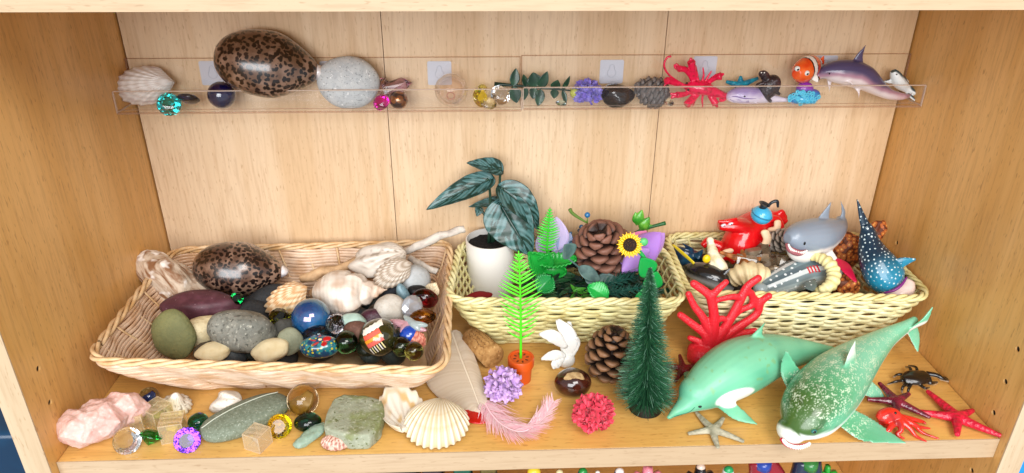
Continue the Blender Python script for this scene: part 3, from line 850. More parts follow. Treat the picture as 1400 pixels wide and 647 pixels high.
def turtle():
    b = ty(1051, 118, .234); q = lambda x, y, d=.233: ty(x, y, d)
    t = T('turtle_toy', 'dark brown toy turtle resting against the lilac whale on the ledge', 'toy turtle', b)
    mb = MB().ell(q(1052, 119), (.0098, .008, .0125), (0, .5, 0))
    mb.tube([q(1048, 108), q(1044, 102, .232), q(1040, 101, .23)], [.0045, .0042, .0028], 10, n=8)
    for pts in ([(1047, 127), (1049, 134), (1054, 139)], [(1060, 124), (1064, 128), (1066, 129)], [(1044, 113), (1036, 116), (1034, 119)], [(1058, 111), (1064, 108)]):
        mb.tube([q(x, y, .229) for x, y in pts], [(.0034, .002)]+[(.0025, .0017)]*(len(pts)-1), 8, n=8)
    mb.build('body', mat('turtle_paint', '#2b1f24', .35, coat=.3, var=('#4a3a40', 140, .45, .7), bump=(380, .7, 'voronoi')), t, world=True, remesh=.0006)
    for x in (1041, 1045): MB().ell(q(x, 99.5, .2278), .0007, sub=2).build('eye', M_eyew, t, world=True)
turtle()
def clownfish():
    b = ty(1103, 118, .235); q = lambda x, y, d=.232: ty(x, y, d)
    t = T('clownfish_toy', 'orange and white striped toy clownfish on a blue anemone base', 'toy fish', b)
    ax0, ax1 = q(1090, 101, .222), q(1120, 86, .25)
    L = (ax1-ax0).length; dr = (ax1-ax0).normalized()
    mb = MB().tube([ax0-dr*.002, ax0+dr*L*.12, ax0+dr*L*.4, ax0+dr*L*.7, ax1], [(.0042, .0048), (.0085, .0100), (.0102, .0128), (.0082, .0104), (.0034, .0046)], 20, n=24, up=(0, 0, 1))
    tl = ax1
    mb.fin([tl-dr*.003+Vector((0, 0, .002)), q(1119, 82, .25), q(1126, 76, .25)], [tl+Vector((0, 0, -.004)), q(1127, 87, .252), q(1127, 77, .25)], .002)
    mb.fin([q(1098, 88, .235), q(1104, 82, .24), q(1112, 79, .244)], [q(1117, 88, .246), q(1117, 83, .247), q(1113, 79, .244)], .002)
    mb.fin([q(1108, 108, .226), q(1117, 113, .226), q(1120, 110, .227)], [q(1112, 101, .228), q(1121, 105, .228), q(1121, 109, .227)], .002)
    mb.fin([q(1086, 96, .23), q(1083, 93, .23), q(1082, 97, .23)], [q(1085, 101, .228), q(1082, 100, .23), q(1082, 97, .23)], .002)
    def cf(p, n):
        s = (p-ax0).dot(dr)/L
        s += .05*nz(p*90)
        rad = ((p-ax0)-dr*(p-ax0).dot(dr)).length
        for c in (.40, .80):
            if abs(s-c) < .07: return lin('#f0ece8')
            if abs(s-c) < .11: return lin('#15100f')
        if rad > .0145 and s > .2: return mixc('#d8401a', '#15100f', sst(.0150, .0175, rad))
        return mixc('#dd4318', '#ee6a2c', .5+nz(p*150))
    mb.build('body', mat('fish_paint', None, .25, coat=.5), t, world=True, remesh=.0006, relax=3, col=cf)
    for (x, y) in ((1090, 94), (1103, 100)):
        e = q(x, y, .2200 if x < 1095 else .2190); o = MB().ell(e, .0025, sub=3).build('eye', M_eyew, t, world=True)
        k = MB().ell(e+Vector((0, -.0016, -.0003)), .0013, sub=2).build('pupil', M_eye, t, world=True); k.parent = o
    an = MB().ell(q(1098, 134, .236), (.0155, .009, .0065)).ell(q(1110, 130, .237), (.008, .007, .006)).ell(q(1100, 122, .238), (.0085, .006, .0075))
    rng = random.Random(4); su = MB()
    for k in range(60):
        x, y = rng.uniform(1078, 1120), rng.uniform(124, 143)
        if abs((x-1099)/21)**2+abs((y-134)/9)**2 > 1: continue
        c = q(x, y, .2268+.0035*abs((x-1099)/22)**2+.002*abs((y-134)/10)**2)
        su.tube([c+Vector((.0015*math.cos(a), 0, .0015*math.sin(a))) for a in np.linspace(0, 2*PI, 11)[:-1]], .0006, 6, closed=True)
    su.build('suckers', mat('anemone_sucker', '#4fc4e4', .3, coat=.5), t, world=True)
    an.build('anemone_base', mat('anemone', None, .3, coat=.5), t, world=True, remesh=.0005, relax=1,
             col=lambda p, n: mixc(mixc('#1b6fc4', '#38b6dc', sst(.226, .2335, .2335-p.y+.226-.0) if p.y < .2335 else 0), '#9a2fae', sst(q(1098, 128).z, q(1098, 120).z, p.z)))
clownfish()
def ledge_dolphin():
    q = lambda x, y, d=.236: ty(x, y, d)
    t = T('dolphin_toy', 'purple backed white bellied toy dolphin arching along the ledge', 'toy dolphin', q(1180, 120))
    mb = MB().tube([q(1110, 104), q(1118, 104), q(1128, 99), (q(1142, 98)), q(1162, 100), q(1182, 107), q(1200, 120), q(1216, 129), q(1232, 132), q(1243, 131)],
                   [.0018, .003, .0066, .0105, .0125, .0118, .0078, .0052, .0036, .002], 18, n=44)
    mb.fin([q(1163, 88), q(1171, 75), q(1184, 61)], [q(1181, 90), q(1180, 76), q(1184, 62)], .0028)
    mb.fin([q(1152, 111, .227), q(1162, 113, .223), q(1168, 120, .222)], [q(1160, 111, .227), q(1165, 113, .224), q(1168, 120, .222)], .0022)
    mb.fin([q(1165, 118, .232), q(1172, 126, .229), q(1174, 135, .228)], [q(1176, 119, .232), q(1176, 127, .229), q(1174, 135, .228)], .002)
    mb.fin([q(1130, 108, .242), q(1132, 118, .24), q(1134, 127, .24)], [q(1139, 108, .242), q(1136, 118, .24), q(1134, 127, .24)], .002)
    mb.fin([q(1232, 132), q(1242, 130, .23), q(1247, 127, .226)], [q(1241, 133), q(1245, 131, .23), q(1247, 127, .226)], .0022)
    mb.fin([q(1228, 132), q(1238, 134, .244), q(1244, 136, .25)], [q(1238, 133), q(1243, 134, .244), q(1244, 136, .25)], .0022)
    sp = [q(1110, 104), q(1142, 98), q(1170, 102), q(1200, 120), q(1243, 131)]
    def cf(p, n):
        zl = np.interp(p.x, [v.x for v in sp], [v.z for v in sp])
        k = sst(-.006, .006, p.z-zl+.001*nz(p*120))
        c = mixc('#e3d7d8', '#a98093', sst(0, .5, k)); c = mixc(c, '#4b4468', sst(.45, 1, k))
        return mixc(c, '#b37f86', .6*sst(q(1205, 120).x, q(1240, 120).x, p.x))
    mb.build('body', mat('dolphin_paint', None, .3, coat=.35), t, world=True, remesh=.0007, relax=4, col=cf)
    MB().ell(q(1134, 101, .2262), .0008, sub=2).build('eye', M_eye, t, world=True)
ledge_dolphin()
def hammer():
    q = lambda x, y, d=.243: ty(x, y, d)
    t = T('shark_toy', 'small white toy shark with dark back standing at the right end of the ledge', 'toy shark', q(1230, 118))
    mb = MB().tube([q(1221, 97), q(1224, 103), q(1230, 113), q(1240, 121), q(1250, 127, .238), q(1256, 130, .236)], [.0030, .0052, .0062, .0045, .0025, .0014], 14, n=20)
    mb.fin([q(1222, 106), q(1210, 110), q(1203, 109)], [q(1226, 115), q(1213, 114), q(1203, 109)], .0022)
    mb.fin([q(1234, 122), q(1244, 134, .236), q(1256, 142, .232)], [q(1240, 122), q(1250, 133, .236), q(1256, 142, .232)], .0026)
    mb.fin([q(1228, 104), q(1236, 104), q(1244, 112)], [q(1236, 112), q(1241, 112), q(1244, 112)], .0022)
    a, d = q(1221, 97), (q(1250, 127)-q(1221, 97)).normalized()
    nn = Vector((d.z, 0, -d.x)) if d.z < 0 else Vector((-d.z, 0, d.x))
    mb.build('body', mat('shark_white', None, .35, coat=.2), t, world=True, remesh=.0006, relax=3,
             col=lambda p, n: mixc('#dfe3e2', '#2d4a52', sst(.30, .62, n.z+.15*nz(p*200))))
    MB().ell(q(1226, 102, .2375), .0007, sub=2).build('eye', M_eye, t, world=True)
hammer()
# ================================================================ in the large left basket
M_gstone = lambda nm, c, c2, sp=None, ro=.75, sc=60: mat(nm, c, ro, var=(c2, sc, .35, .7), spk=(sp or [])+[(c2, 420, .5, .75, 'noise')], bump=(420, .7, 'noise'))
q3 = onZ
# rough oyster / layered shell at the back left
def rough_shell():
    p = q3(236, 388, .052)
    t = MB().blob((.037, .019, .022), 12, .16, 1.2, 5, .8, amp2=.05, freq2=5)
    o = t.build('oyster_shell', mat('layered_shell', '#cdbba6', .7, var=('#8a6040', 42, .4, .62), spk=[('#f1ece6', 60, .56, .66, 'noise')], bump=(120, 1, 'noise'), stretch=(1, 1, 5)), None, loc=p, rot=(.1, .75, -.5))
    tag(o, 'rough brown and white layered oyster shell leaning at the back left of the large basket', 'shell')
    return o
o = rough_shell()
# white porcelain-like edge of that shell
stone('maroon_stone', 'smooth dark maroon oval stone in the left basket', 'stone', 274, 419, .046, (.0355, .02, .0155), mat('maroon', '#4f2b35', .5, var=('#603844', 120, .4, .7), spk=[('#b89aa2', 520, .70, .76, 'noise')]), (-.35, .05, .05), 6, .075)
stone('olive_stone', 'flat olive green oval pebble standing at the left of the large basket', 'stone', 238, 457, .045, (.020, .0085, .0235), M_gstone('olive', '#75754a', '#686a44'), (-.35, -.3, .05), 2, .06)
stone('cream_stone', 'cream coloured pebble tucked between olive and grey stones', 'stone', 277, 454, .038, (.018, .013, .016), M_gstone('creamst', '#d8cba6', '#c9b88f'), (.2, .2, .3), 9, .11)
stone('grey_stone', 'big rounded grey stone with pitted surface in the left basket', 'stone', 332, 452, .047, (.030, .022, .0195), M_gstone('greyst', '#87877e', '#6d6e66', [('#55564f', 240, .54, .68, 'noise'), ('#a9a99c', 330, .58, .72, 'noise')]), (-.3, .12, .05), 14, .085)
stone('cream_pebble', 'pale cream pebble low against the front rim, left one', 'stone', 292, 481, .040, (.015, .011, .0075), mat('cream_smooth', '#e6dab4', .5, var=('#d8c698', 60, .4, .7)), (0, 0, .1), 21, .07)
stone('cream_pebble', 'pale cream pebble low against the front rim, below the flat grey-green stone', 'stone', 370, 479, .040, (.0165, .012, .009), mat('cream_smooth', '#e6dab4', .5), (0, -.2, .1), 22, .07)
stone('flat_stone', 'small flat grey-green stone standing right of the big grey stone', 'stone', 396, 467, .042, (.011, .007, .0125), M_gstone('ggreen', '#8d9078', '#7c806a'), (-.3, .3, .1), 23, .07)
stone('slate_stone', 'dark slate coloured angular stone behind the flat grey-green stone', 'stone', 390, 455, .037, (.015, .011, .015), M_gstone('slate', '#45443f', '#37362f'), (-.2, .5, .3), 24, .12)
stone('dark_stone', 'dark grey rounded stone beneath the spotted cowrie in the basket', 'stone', 362, 412, .036, (.024, .016, .012), M_gstone('darkst', '#33363a', '#26282b'), (.2, -.3, .4), 25, .06)
stone('dark_stone', 'dark grey stone peeking out left of the tan cockle, lower one', 'stone', 352, 427, .034, (.018, .014, .010), M_gstone('darkst', '#33363a', '#26282b'), (.2, .3, .4), 26, .06)
cowrie('darker spotted cowrie shell lying in the large wicker basket', q3(326, 368, .060), (math.radians(48), math.radians(8), math.radians(5)), .043, .028, .024, '#4f372c', 255)
gem('emerald green cut gem under the basket cowrie', q3(324, 408, .053), .0062, '#06803a', (.9, .2, .1), .5, .8)
gem('olive yellow glass crystal between the grey stone and the blue ball', q3(383, 436, .049), .0105, '#b9c022', (.8, .5, .3), .6, 1.0, 6)
def c_tan(u, t):
    return mixc(mixc('#ecd6b4', '#c99a68', .5+.5*math.sin(t*30+.6*math.sin(u*9))), '#b98a5a', .35*(1-t))
p = q3(421, 392, .062)
shell('cockle_shell', 'tan ribbed cockle shell leaning left of the blue glass ball', 'shell', p, .045, .030, .011, 12, None, (-.85, -.25, -.45), c_tan, amp=.0007, face=(-.1, -.75, .75))
# driftwood
def stick(name, label, pts, r, m, kn=0):
    P = [q3(*p) for p in pts]; mb = MB().tube(P, r, 10, n=26)
    for v in range(len(mb.v)):
        mb.v[v] = mb.v[v]+Vector((nz(mb.v[v]*90, 1), nz(mb.v[v]*90, 2), nz(mb.v[v]*90, 3)))*.0022
    b = P[0]
    return tag(mb.build(name, m, None, loc=b, world=True), label, 'driftwood')
M_dw = mat('driftwood_tan', '#c9a67e', .75, var=('#9b7a58', 70, .4, .7), bump=(300, .6, 'noise'))
M_dww = mat('driftwood_white', '#c9c0b5', .75, var=('#a99f96', 90, .45, .7), spk=[('#5a524c', 160, .68, .75, 'noise')], bump=(300, .6, 'noise'))
stick('driftwood', 'tan driftwood stick lying behind the conch shell', [(412, 382, .058), (438, 373, .064), (470, 366, .068), (500, 352, .074), (530, 345, .07)], [.0045, .0055, .005, .0045, .003], M_dw)
stick('driftwood', 'short tan driftwood piece beneath the longer stick by the tan cockle', [(424, 405, .045), (445, 392, .05), (468, 385, .05)], [.004, .0065, .005], M_dw)
stick('driftwood', 'bleached white driftwood branch poking over the back right rim of the basket', [(552, 345, .075), (575, 334, .086), (605, 322, .094), (635, 313, .098)], [.0035, .0042, .0045, .0036], M_dww)
stick('driftwood', 'small bleached twig inside the back right corner of the basket', [(560, 352, .066), (578, 362, .064), (598, 372, .058)], [.0028, .0036, .003], M_dww)
# conch
def conch(label, loc, axis, up, S):
    """knobbed whelk: a growing tube wound round the axis (tip along +axis)"""
    mb = MB(); n = 220; turns = 4.6
    pts, rr = [], []
    for i in range(n):
        f = i/(n-1); a = f*turns*2*PI; g = math.exp(2.75*(f-1))
        kn = max(0, math.cos(a*4))**6*sst(.2, .5, f)
        R = .46*S*g*(1+.24*kn); h = S*(1.38-1.62*g)+.10*S*g*kn
        pts.append(Vector((math.cos(a)*R, math.sin(a)*R, h)))
        rr.append((.52*S*g*(1+.10*kn), .56*S*g*(1+.05*kn)))
    mb.tube(pts, rr, 16, up=(0, 0, 1))
    mb.ell((0, 0, S*1.3), (S*.05, S*.05, S*.13))
    mb.tube([(.0*S, 0, -.1*S), (.05*S, .03*S, -.7*S), (.08*S, .08*S, -1.1*S), (.1*S, .1*S, -1.45*S)], [.86*S, .84*S, .60*S, .22*S], 22, n=20)
    R = aim(axis, up)
    o = mb.build('conch_shell', mat('conch_white', None, .5, coat=.15, bump=(260, .5, 'noise')), None, loc=loc, remesh=.0011, relax=3,
                 col=lambda p, n: mixc(mixc('#d8cdc0', '#bda48f', sst(-.1, .8, nz(p*90)+.35*nz(Vector((p.x*80, p.y*80, p.z*300))))), '#c79f80', sst(.2*S, 1.3*S, p.z)*.55), disp=lambda c: .00012*math.sin(c.z*1500)+.0004*nz(c*160))
    o.data.transform(R); o.data.update()
    return tag(o, label, 'shell')
conch('large knobbly white conch shell in the middle of the left basket', q3(480, 400, .056), (1, -.05, .10), (0, -.5, 1), .0250)
def c_oy(u, t): return mixc(mixc('#cabfb2', '#84715e', sst(.0, .5, nz((u*5, t*14, 3))+.3*nz((u*19, t*40, 5)))), '#c4bdb4', sst(.3, .7, t)*.4)
shell('oyster_shell', 'rough whitish oyster shell on top at the back right of the basket', 'shell', q3(556, 346, .082), .056, .034, .012, 5, None, (-1, -.12, -.2), c_oy, amp=.0012, ruff=.07, thm=.4, face=(-.05, -.75, .75))
shell('cockle_shell', 'pale ribbed cockle shell just below the rough oyster shell', 'shell', q3(563, 359, .080), .040, .026, .010, 15, None, (-1, -.35, -.45), lambda u, t: mixc('#cbc1b4', '#a18f7c', .5+.5*math.sin(t*34)), amp=.0005, face=(.1, -.8, .7))
shell('shell_fragment', 'small cream triangular ribbed shell at the right edge of the large basket', 'shell', q3(597, 386, .062), .020, .015, .003, 7, None, (-.45, -.25, -.8), lambda u, t: mixc('#e8dcc0', '#cbb58c', .5+.5*math.sin(t*30)), amp=.0005, thm=1.1, face=(-.2, -.8, .6))
M_lblue = glass('pearl_blue_glass', '#1d6fae', .05, 1.5, film=420, coat=1)
ball('glass_ball', 'iridescent sky blue glass ball in front of the conch shell', 'ball', q3(425, 434, .052), .0175, mat('pearl_blue', '#0f4682', .06, coat=1, trans=.35, film=480, var=('#2c78b0', 40, .4, .7)))
nugget('teal glass nugget under the sky blue ball', q3(434, 457, .045), (.0125, .009, .008), '#0f6f86', (.3, .1, .2))
# painted egg
def painted():
    p = q3(437, 474, .045)
    t = T('painted_egg', 'dark blue painted egg with red and yellow flower pattern by the front rim', 'painted egg', p, (0, 0, .05))
    MB().blob((.0175, .011, .010), 1, .01).build('shell', mat('egg_blue', '#12456b', .15, coat=1, spk=[('#1f7f86', 170, .45, .55, 'noise'), ('#d8c62c', 260, .30, .22, 'voronoi'), ('#123a12', 190, .68, .72, 'noise')]), t)
    rng = random.Random(3)
    for k in range(5):
        a = 2*PI*k/5+.3
        MB().ell((.002+.0058*math.cos(a), -.0035+.0042*math.sin(a), .0092-.0004*k), (.0036, .0026, .0008), (.35, 0, a)).build('painted_petal', mat('egg_red', '#c01c22', .2, coat=1), t)
    MB().ell((.002, -.0035, .0098), (.0018, .0015, .0008)).build('painted_centre', mat('egg_cream', '#e8dcae', .2, coat=1), t)
painted()
gem('clear faceted bead right of the sky blue ball', q3(460, 443, .050), .0098, '#efe8f2', (.6, .3, .2), .8, .9, 10, name='glass_bead')
def paperweight():
    p = q3(519, 461, .047); r = .0182
    t = T('glass_paperweight', 'dark olive glass paperweight with striped candy coloured motif', 'paperweight', p, (math.radians(-24), 0, math.radians(-4)))
    MB().ell((0, 0, 0), (r, r, r*.92), sub=5).build('sphere', mat('olive_glass', '#2a2c14', .05, coat=1, var=('#5a5526', 220, .5, .7)), t)
    rot = Matrix.Rotation(math.radians(-32), 4, 'Y')
    def patch(nm, x0, x1, z0, z1, c, w=.0):
        def f(u, v):
            x, z = x0+(x1-x0)*u, z0+(z1-z0)*v
            z2 = z+w*math.sin(u*0+v*0)+w*math.sin(u*30)
            y = -math.sqrt(max(1e-9, (r*1.012)**2-x*x-(z2/.95)**2))
            return Vector((x, y, z2))
        MB().grid(f, 14, 8, M=rot).build(nm, mat('motif_'+c.strip('#'), c, .25, coat=1), t)
    patch('white_stripe', -.0080, .0115, .0084, .0132, '#efe9dc', .0004)
    patch('coral_stripe', -.0085, .0075, .0040, .0080, '#e8604c', .0002)
    patch('orange_stripe', -.0090, .0075, .0008, .0038, '#f09a2c', 0)
    patch('coral_stripe', -.0090, .0070, -.0032, .0006, '#e56a5e', .0003)
    for k in range(6):
        patch('ladder_bar', -.0088+k*.0024, -.0077+k*.0024, -.0098, -.0036, '#efe7a8' if k % 2 else '#f3f0e8')
        patch('ladder_gap', -.0076+k*.0024, -.0066+k*.0024, -.0094, -.0038, '#11110d')
paperweight()
stone('round_stone', 'smooth pale grey-white round stone at the back right of the basket', 'stone', 566, 383, .058, (.0165, .015, .0155), M_gstone('palest', '#b4b7b8', '#9fa2a2'), (0, 0, 0), 31, .02)
stone('round_stone', 'smooth off-white round stone below the conch tip', 'stone', 533, 424, .050, (.0165, .014, .0155), M_gstone('offwhite', '#c9c3b9', '#b5ada0'), (0, 0, 0), 32, .07)
stone('dark_stone', 'blue-black stone behind the conch tip', 'stone', 540, 402, .046, (.014, .011, .014), M_gstone('blueblack', '#20262f', '#14181e'), (0, .4, 0), 33, .1)
stone('dark_stone', 'nearly black pebble above the red glass nugget', 'stone', 571, 398, .055, (.0095, .007, .006), M_gstone('blackst', '#191a1c', '#0f1011', ro=.4), (0, .2, 0), 34, .04)
nugget('dark red glass nugget with bright red glints right of the stones', q3(581, 408, .055), (.0128, .0085, .0098), '#8c0e18', (.2, .35, .2))
tag(gem_mesh(.0112, .0032, .0045, 8).build('faceted_gem', mat('silver_crystal', '#c9ccd2', .08, trans=.45, metal=.35, coat=1), None, loc=q3(564, 420, .058), rot=(1.0, .9, .2), smooth=False), 'clear silvery leaf shaped crystal in front of the red nugget', 'gem')
nugget('amber glass nugget under the red one', q3(578, 433, .050), (.0128, .0075, .0065), '#c8801f', (.2, .1, .3))
stone('agate_stone', 'slim grey-blue agate standing beside the red nugget', 'stone', 553, 408, .052, (.006, .006, .017), M_gstone('agate', '#7c98a2', '#5d7a86', ro=.35), (0, -.3, 0), 35, .05)
def glass_star(label, pts, r, c):
    mb = MB(); P = [q3(*p) for p in pts]; ctr = P[0]
    for a in P[1:]: mb.tube([ctr, ctr.lerp(a, .6), a], [r, r*.8, r*.25], 8, n=8)
    tag(mb.build('frosted_glass_star', mat('frost_'+c.strip('#'), c, .25, trans=.5, coat=.5), None, loc=ctr, world=True, remesh=.0006, relax=2), label, 'glass piece')
glass_star('frosted pale pink glass star lying right of the white stone', [(556, 445, .056), (533, 438, .056), (583, 452, .056), (566, 438, .06), (548, 455, .054)], .0042, '#eeb9c4')
glass_star('frosted pale aqua glass star crossing the pink one', [(566, 444, .059), (552, 432, .06), (585, 445, .058), (575, 452, .056)], .0038, '#c8dcdc')
stone('pale_stone', 'pale mint green pebble between bead and paperweight', 'stone', 484, 441, .050, (.011, .008, .009), mat('mintst', '#a9c2b6', .4, var=('#93b0a6', 80, .4, .7)), (0, .3, 0), 36, .08)
stone('brown_stone', 'mottled brown stone left of the glass paperweight', 'stone', 488, 454, .046, (.0125, .010, .0105), M_gstone('brownst', '#5b3b30', '#7a5748'), (0, .3, 0), 37, .06)
stone('purple_stone', 'dark plum coloured stone peeking above the paperweight', 'stone', 510, 437, .046, (.0125, .009, .010), M_gstone('plumst', '#4a2434', '#2f1722', ro=.4), (0, .3, 0), 38, .06)
ball('marble', 'clear dark green marble at the front rim left of the paperweight', 'marble', q3(473, 468, .047), .0102, glass('green_marble', '#2c5a2e', 0, 1.5))
ball('marble', 'clear moss green marble at the right of the paperweight', 'marble', q3(549, 474, .046), .0088, glass('moss_marble', '#4a5a2a', 0, 1.5))
ball('marble', 'olive brown marble at the front right corner rim', 'marble', q3(566, 480, .047), .0082, glass('olive_marble', '#7a7432', 0, 1.5))
ball('marble', 'solid bright blue marble between pink star and pink shell', 'marble', q3(560, 458, .050), .0088, mat('blue_marble', '#1243a8', .08, coat=1))
gem('clear cut crystal right of the paperweight below the pink star', q3(545, 459, .048), .0085, '#e8dfe6', (.7, .2, .2), .6, .8, 8)
shell('small_shell', 'small salmon pink shell at the right front of the basket', 'shell', q3(569, 452, .055), .018, .0155, .005, 8, None, (.1, -.5, -.85), lambda u, t: mixc('#e79c86', '#b8604f', .5+.5*math.sin(t*24)), amp=.0004, face=(-.1, -.75, .65))
for (a, b, z, r, c, l) in ((405, 443, .034, .009, '#2a2f1c', 'tiny dark olive pebble in the gap left of the sky blue ball'), (449, 455, .036, .008, '#1b3a3e', 'tiny teal-black pebble in the gap right of the teal nugget'), (500, 478, .034, .009, '#20281a', 'tiny dark pebble under the paperweight'),
                           (470, 452, .036, .008, '#3a4540', 'tiny grey-green pebble between bead and green marble')):
    stone('pebble', l, 'stone', a, b, z, (r, r*.8, r*.7), M_gstone('peb_'+c.strip('#'), c, c, ro=.4), (0, .3, 0), 40, .08)
rng = random.Random(11)
for k in range(66):
    x, y = .080+.175*rng.random(), .100+.096*rng.random()
    r = rng.uniform(.011, .015)
    z = r*.8+.004 + (.012 if .08 < x < .27 and rng.random() > .3 else 0)
    c = rng.choice(['#2c2a26', '#3b3f42', '#23211f', '#4a4238', '#2f3a38'])
    o = MB().blob((r, r*.85, r*.75), k, .08, 1.2, 3).build('pebble', M_gstone('heap_'+c.strip('#'), c, c, ro=.6), None, loc=(x, y, z), rot=(rng.random(), rng.random(), rng.random()*3))
    tag(o, 'small dark pebble deep in the heap of the large wicker basket', 'stone', 'pebbles at the bottom of the large basket')
# ================================================================ along the front of the shelf
def V(px, py, z=0): return onZ(px, py, z)
def hull_rock(name, label, cat, p, r, m, seed, n=40, rot=(0, 0, 0), vox=.0012, relax=2, sq=1):
    rng = random.Random(seed); pts = []
    for i, d in phyl(n):
        k = rng.uniform(.84, 1.08); pts.append((d.x*r[0]*k, d.y*r[1]*k, d.z*r[2]*k))
    o = MB().hull(pts).build(name, m, None, loc=p, rot=rot, remesh=vox, relax=relax, disp=lambda c: .0009*nz(c*120, seed)+.0005*nz(c*300, seed))
    return tag(o, label, cat)
# rose quartz
m = mat('rose_quartz', '#e3c0b6', .45, trans=.08, sss=.3, var=('#dfb4aa', 55, .38, .62), spk=[('#d59f93', 30, .54, .7, 'noise'), ('#e8d0c8', 140, .60, .75, 'noise')], bump=(170, .7, 'noise'))
rng = random.Random(8); pts = []
for (cx_, cy_, cz_, r) in ((-.0125, -.009, .0, (.0215, .0165, .0185)), (.0125, .0105, .0, (.0215, .0145, .0185)), (.0005, -.001, .0005, (.0245, .0215, .0185))):
    mb_p = [(cx_+d.x*r[0]*rng.uniform(.85, 1.08), cy_+d.y*r[1]*rng.uniform(.85, 1.08), cz_+d.z*r[2]*rng.uniform(.85, 1.08)) for i, d in phyl(17)]
    pts.append(mb_p)
mb = MB()
for q in pts: mb.hull(q)
tag(mb.build('rose_quartz', m, None, loc=V(139, 573, .019), remesh=.0007, relax=4, disp=lambda c: .0009*nz(c*130, 4)+.0006*nz(c*260, 7)+.0003*nz(c*560, 4)), 'rough pale pink rose quartz chunk at the left front corner of the shelf', 'crystal')
def swirl(label, px, py, r, col, inner):
    p = V(px, py, r); t = T('marble', label, 'marble', p)
    MB().ell((0, 0, 0), r, sub=5).build('glass_sphere', glass('marble_clear_'+col.strip('#'), col, 0, 1.5), t)
    mb = MB()
    mb.tube([(-r*.5, 0, -r*.4), (r*.1, -r*.3, 0), (r*.45, r*.1, r*.45)], [(r*.05, r*.3), (r*.12, r*.5), (r*.05, r*.2)], 10, n=10)
    mb.build('swirl', mat('swirl_'+inner.strip('#'), inner, .3), t)
swirl('clear marble with deep blue swirl between pink quartz and limpet shell', 204, 543, .0085, '#cfd9de', '#123f8f')
# limpet
def limpet():
    p = V(241, 560, .0)
    def f(u, v):
        a = u*2*PI; r = .0125*v*(1+.05*math.cos(a*17)*v); z = .0165*(1-v)**1.0+.0012*math.sin(v*9)
        return Vector((r*math.cos(a)*1.05+.001*(1-v), r*math.sin(a), z))
    mb = MB().grid(f, 102, 18, wrap=True, cfn=lambda u, v: mixc('#efe9dc', '#8c8270', sst(.1, .45, nz((math.cos(u*6.28)*4+v*2, math.sin(u*6.28)*4, v*9)))*.8+.25*(.5+.5*math.cos(u*2*PI*17))*v))
    tag(mb.build('limpet_shell', M_shell, None, loc=p+Vector((0, 0, .0004)), rot=(.22, .15, .3), usecol=True, thick=.0008), 'small cone shaped grey and white limpet shell at the basket foot', 'shell').location.z = .0035
limpet()
def shell2(name, label, um, ed, wpx, dep, ribs, cfn, zu=.008, ze=.001, up=(0, 0, 1), dep_=0, **k):
    dep = dep_ or dep
    a, b = V(um[0], um[1], zu), V(ed[0], ed[1], ze)
    y = (b-a).normalized(); z = (Vector(up)-y*Vector(up).dot(y)).normalized(); x = y.cross(z)
    return shell(name, label, 'shell', a, (b-a).length, wpx*mpp(a), dep, ribs, x, y, cfn, **k)
shell2('abalone_shell', 'coarse white and tan crusty shell behind the long green-grey stone', (332, 548), (290, 560), 40, .011, 4, lambda u, t: mixc('#d8d0c4', '#8f7450', sst(.05, .6, nz((u*16, t*20, 3))+.3*nz((u*5, t*6, 1)))*.7), zu=.012, ze=.004, up=(.1, -.6, .8), amp=.0012, ruff=.2, thm=.35)
def cube(label, px, py, s, rot, col, inc, grp=None, tilt=0):
    p = V(px, py, s/2+.0004); t = T('resin_cube', label, 'cube', p, (tilt, 0, rot))
    MB().box((-s/2,)*3, (s/2,)*3).build('block', clear_sheet('cube_'+col.strip('#'), col, 1.0, .17, '#fff2cc'), t, smooth=False)
    eb = MB(); h = s/2
    for i in (-h, h):
        for j in (-h, h):
            eb.box((-h, i-.0003, j-.0003), (h, i+.0003, j+.0003)).box((i-.0003, -h, j-.00031), (i+.0003, h, j+.00031)).box((i-.00031, j-.00029, -h), (i+.00031, j+.00029, h))
    eb.build('cut_edges', clear_sheet('cube_edge', '#faf2e0', .3, .22, '#fff6e4'), t, smooth=False)
    if inc:
        mb = MB().blob((s*.30, s*.26, s*.16), int(px), .3, 2.2, 3)
        mb.build('inclusion', mat('incl_'+inc.strip('#'), inc, .4), t)
cube('clear resin cube with bright yellow flower inside, leftmost of the cubes', 184, 573, .0175, .12, '#faf3cf', '#e8dc12')
cube('clear resin cube with olive sprig inside, rearmost of the three beside the green gem', 215, 566, .0175, -.55, '#faf6dc', '#8f8a1c')
cube('clear resin cube with pale yellow flower inside, nearest the purple gem', 237, 584, .0175, .2, '#faf3cf', '#c2a41a')
cube('clear cube with pinkish reflections standing before the long grey stone', 352, 599, .0150, -.42, '#fbf6f2', '')
gem('clear round cut crystal disc lying at the front left edge', V(174, 604, .0075)+Vector((0, 0, .001)), .0108, '#eef2f6', (.85, .1, .1), .4, .6, 12)
gem('emerald green diamond shaped gem at the front left edge', V(207, 596, .0075), .0093, '#0f9a34', (-.5, .5, .3), .45, .85, 8)
gem('violet diamond shaped gem near the front edge', V(256, 602, .0085), .0102, '#6a35d8', (.95, .15, .2), .4, .8, 10)
nugget('teal green glass nugget lying left of the long stone', V(271, 575, .007)+Vector((0, 0, -.001)), (.0085, .0075, .0065), '#137a68', (.5, 0, .2))
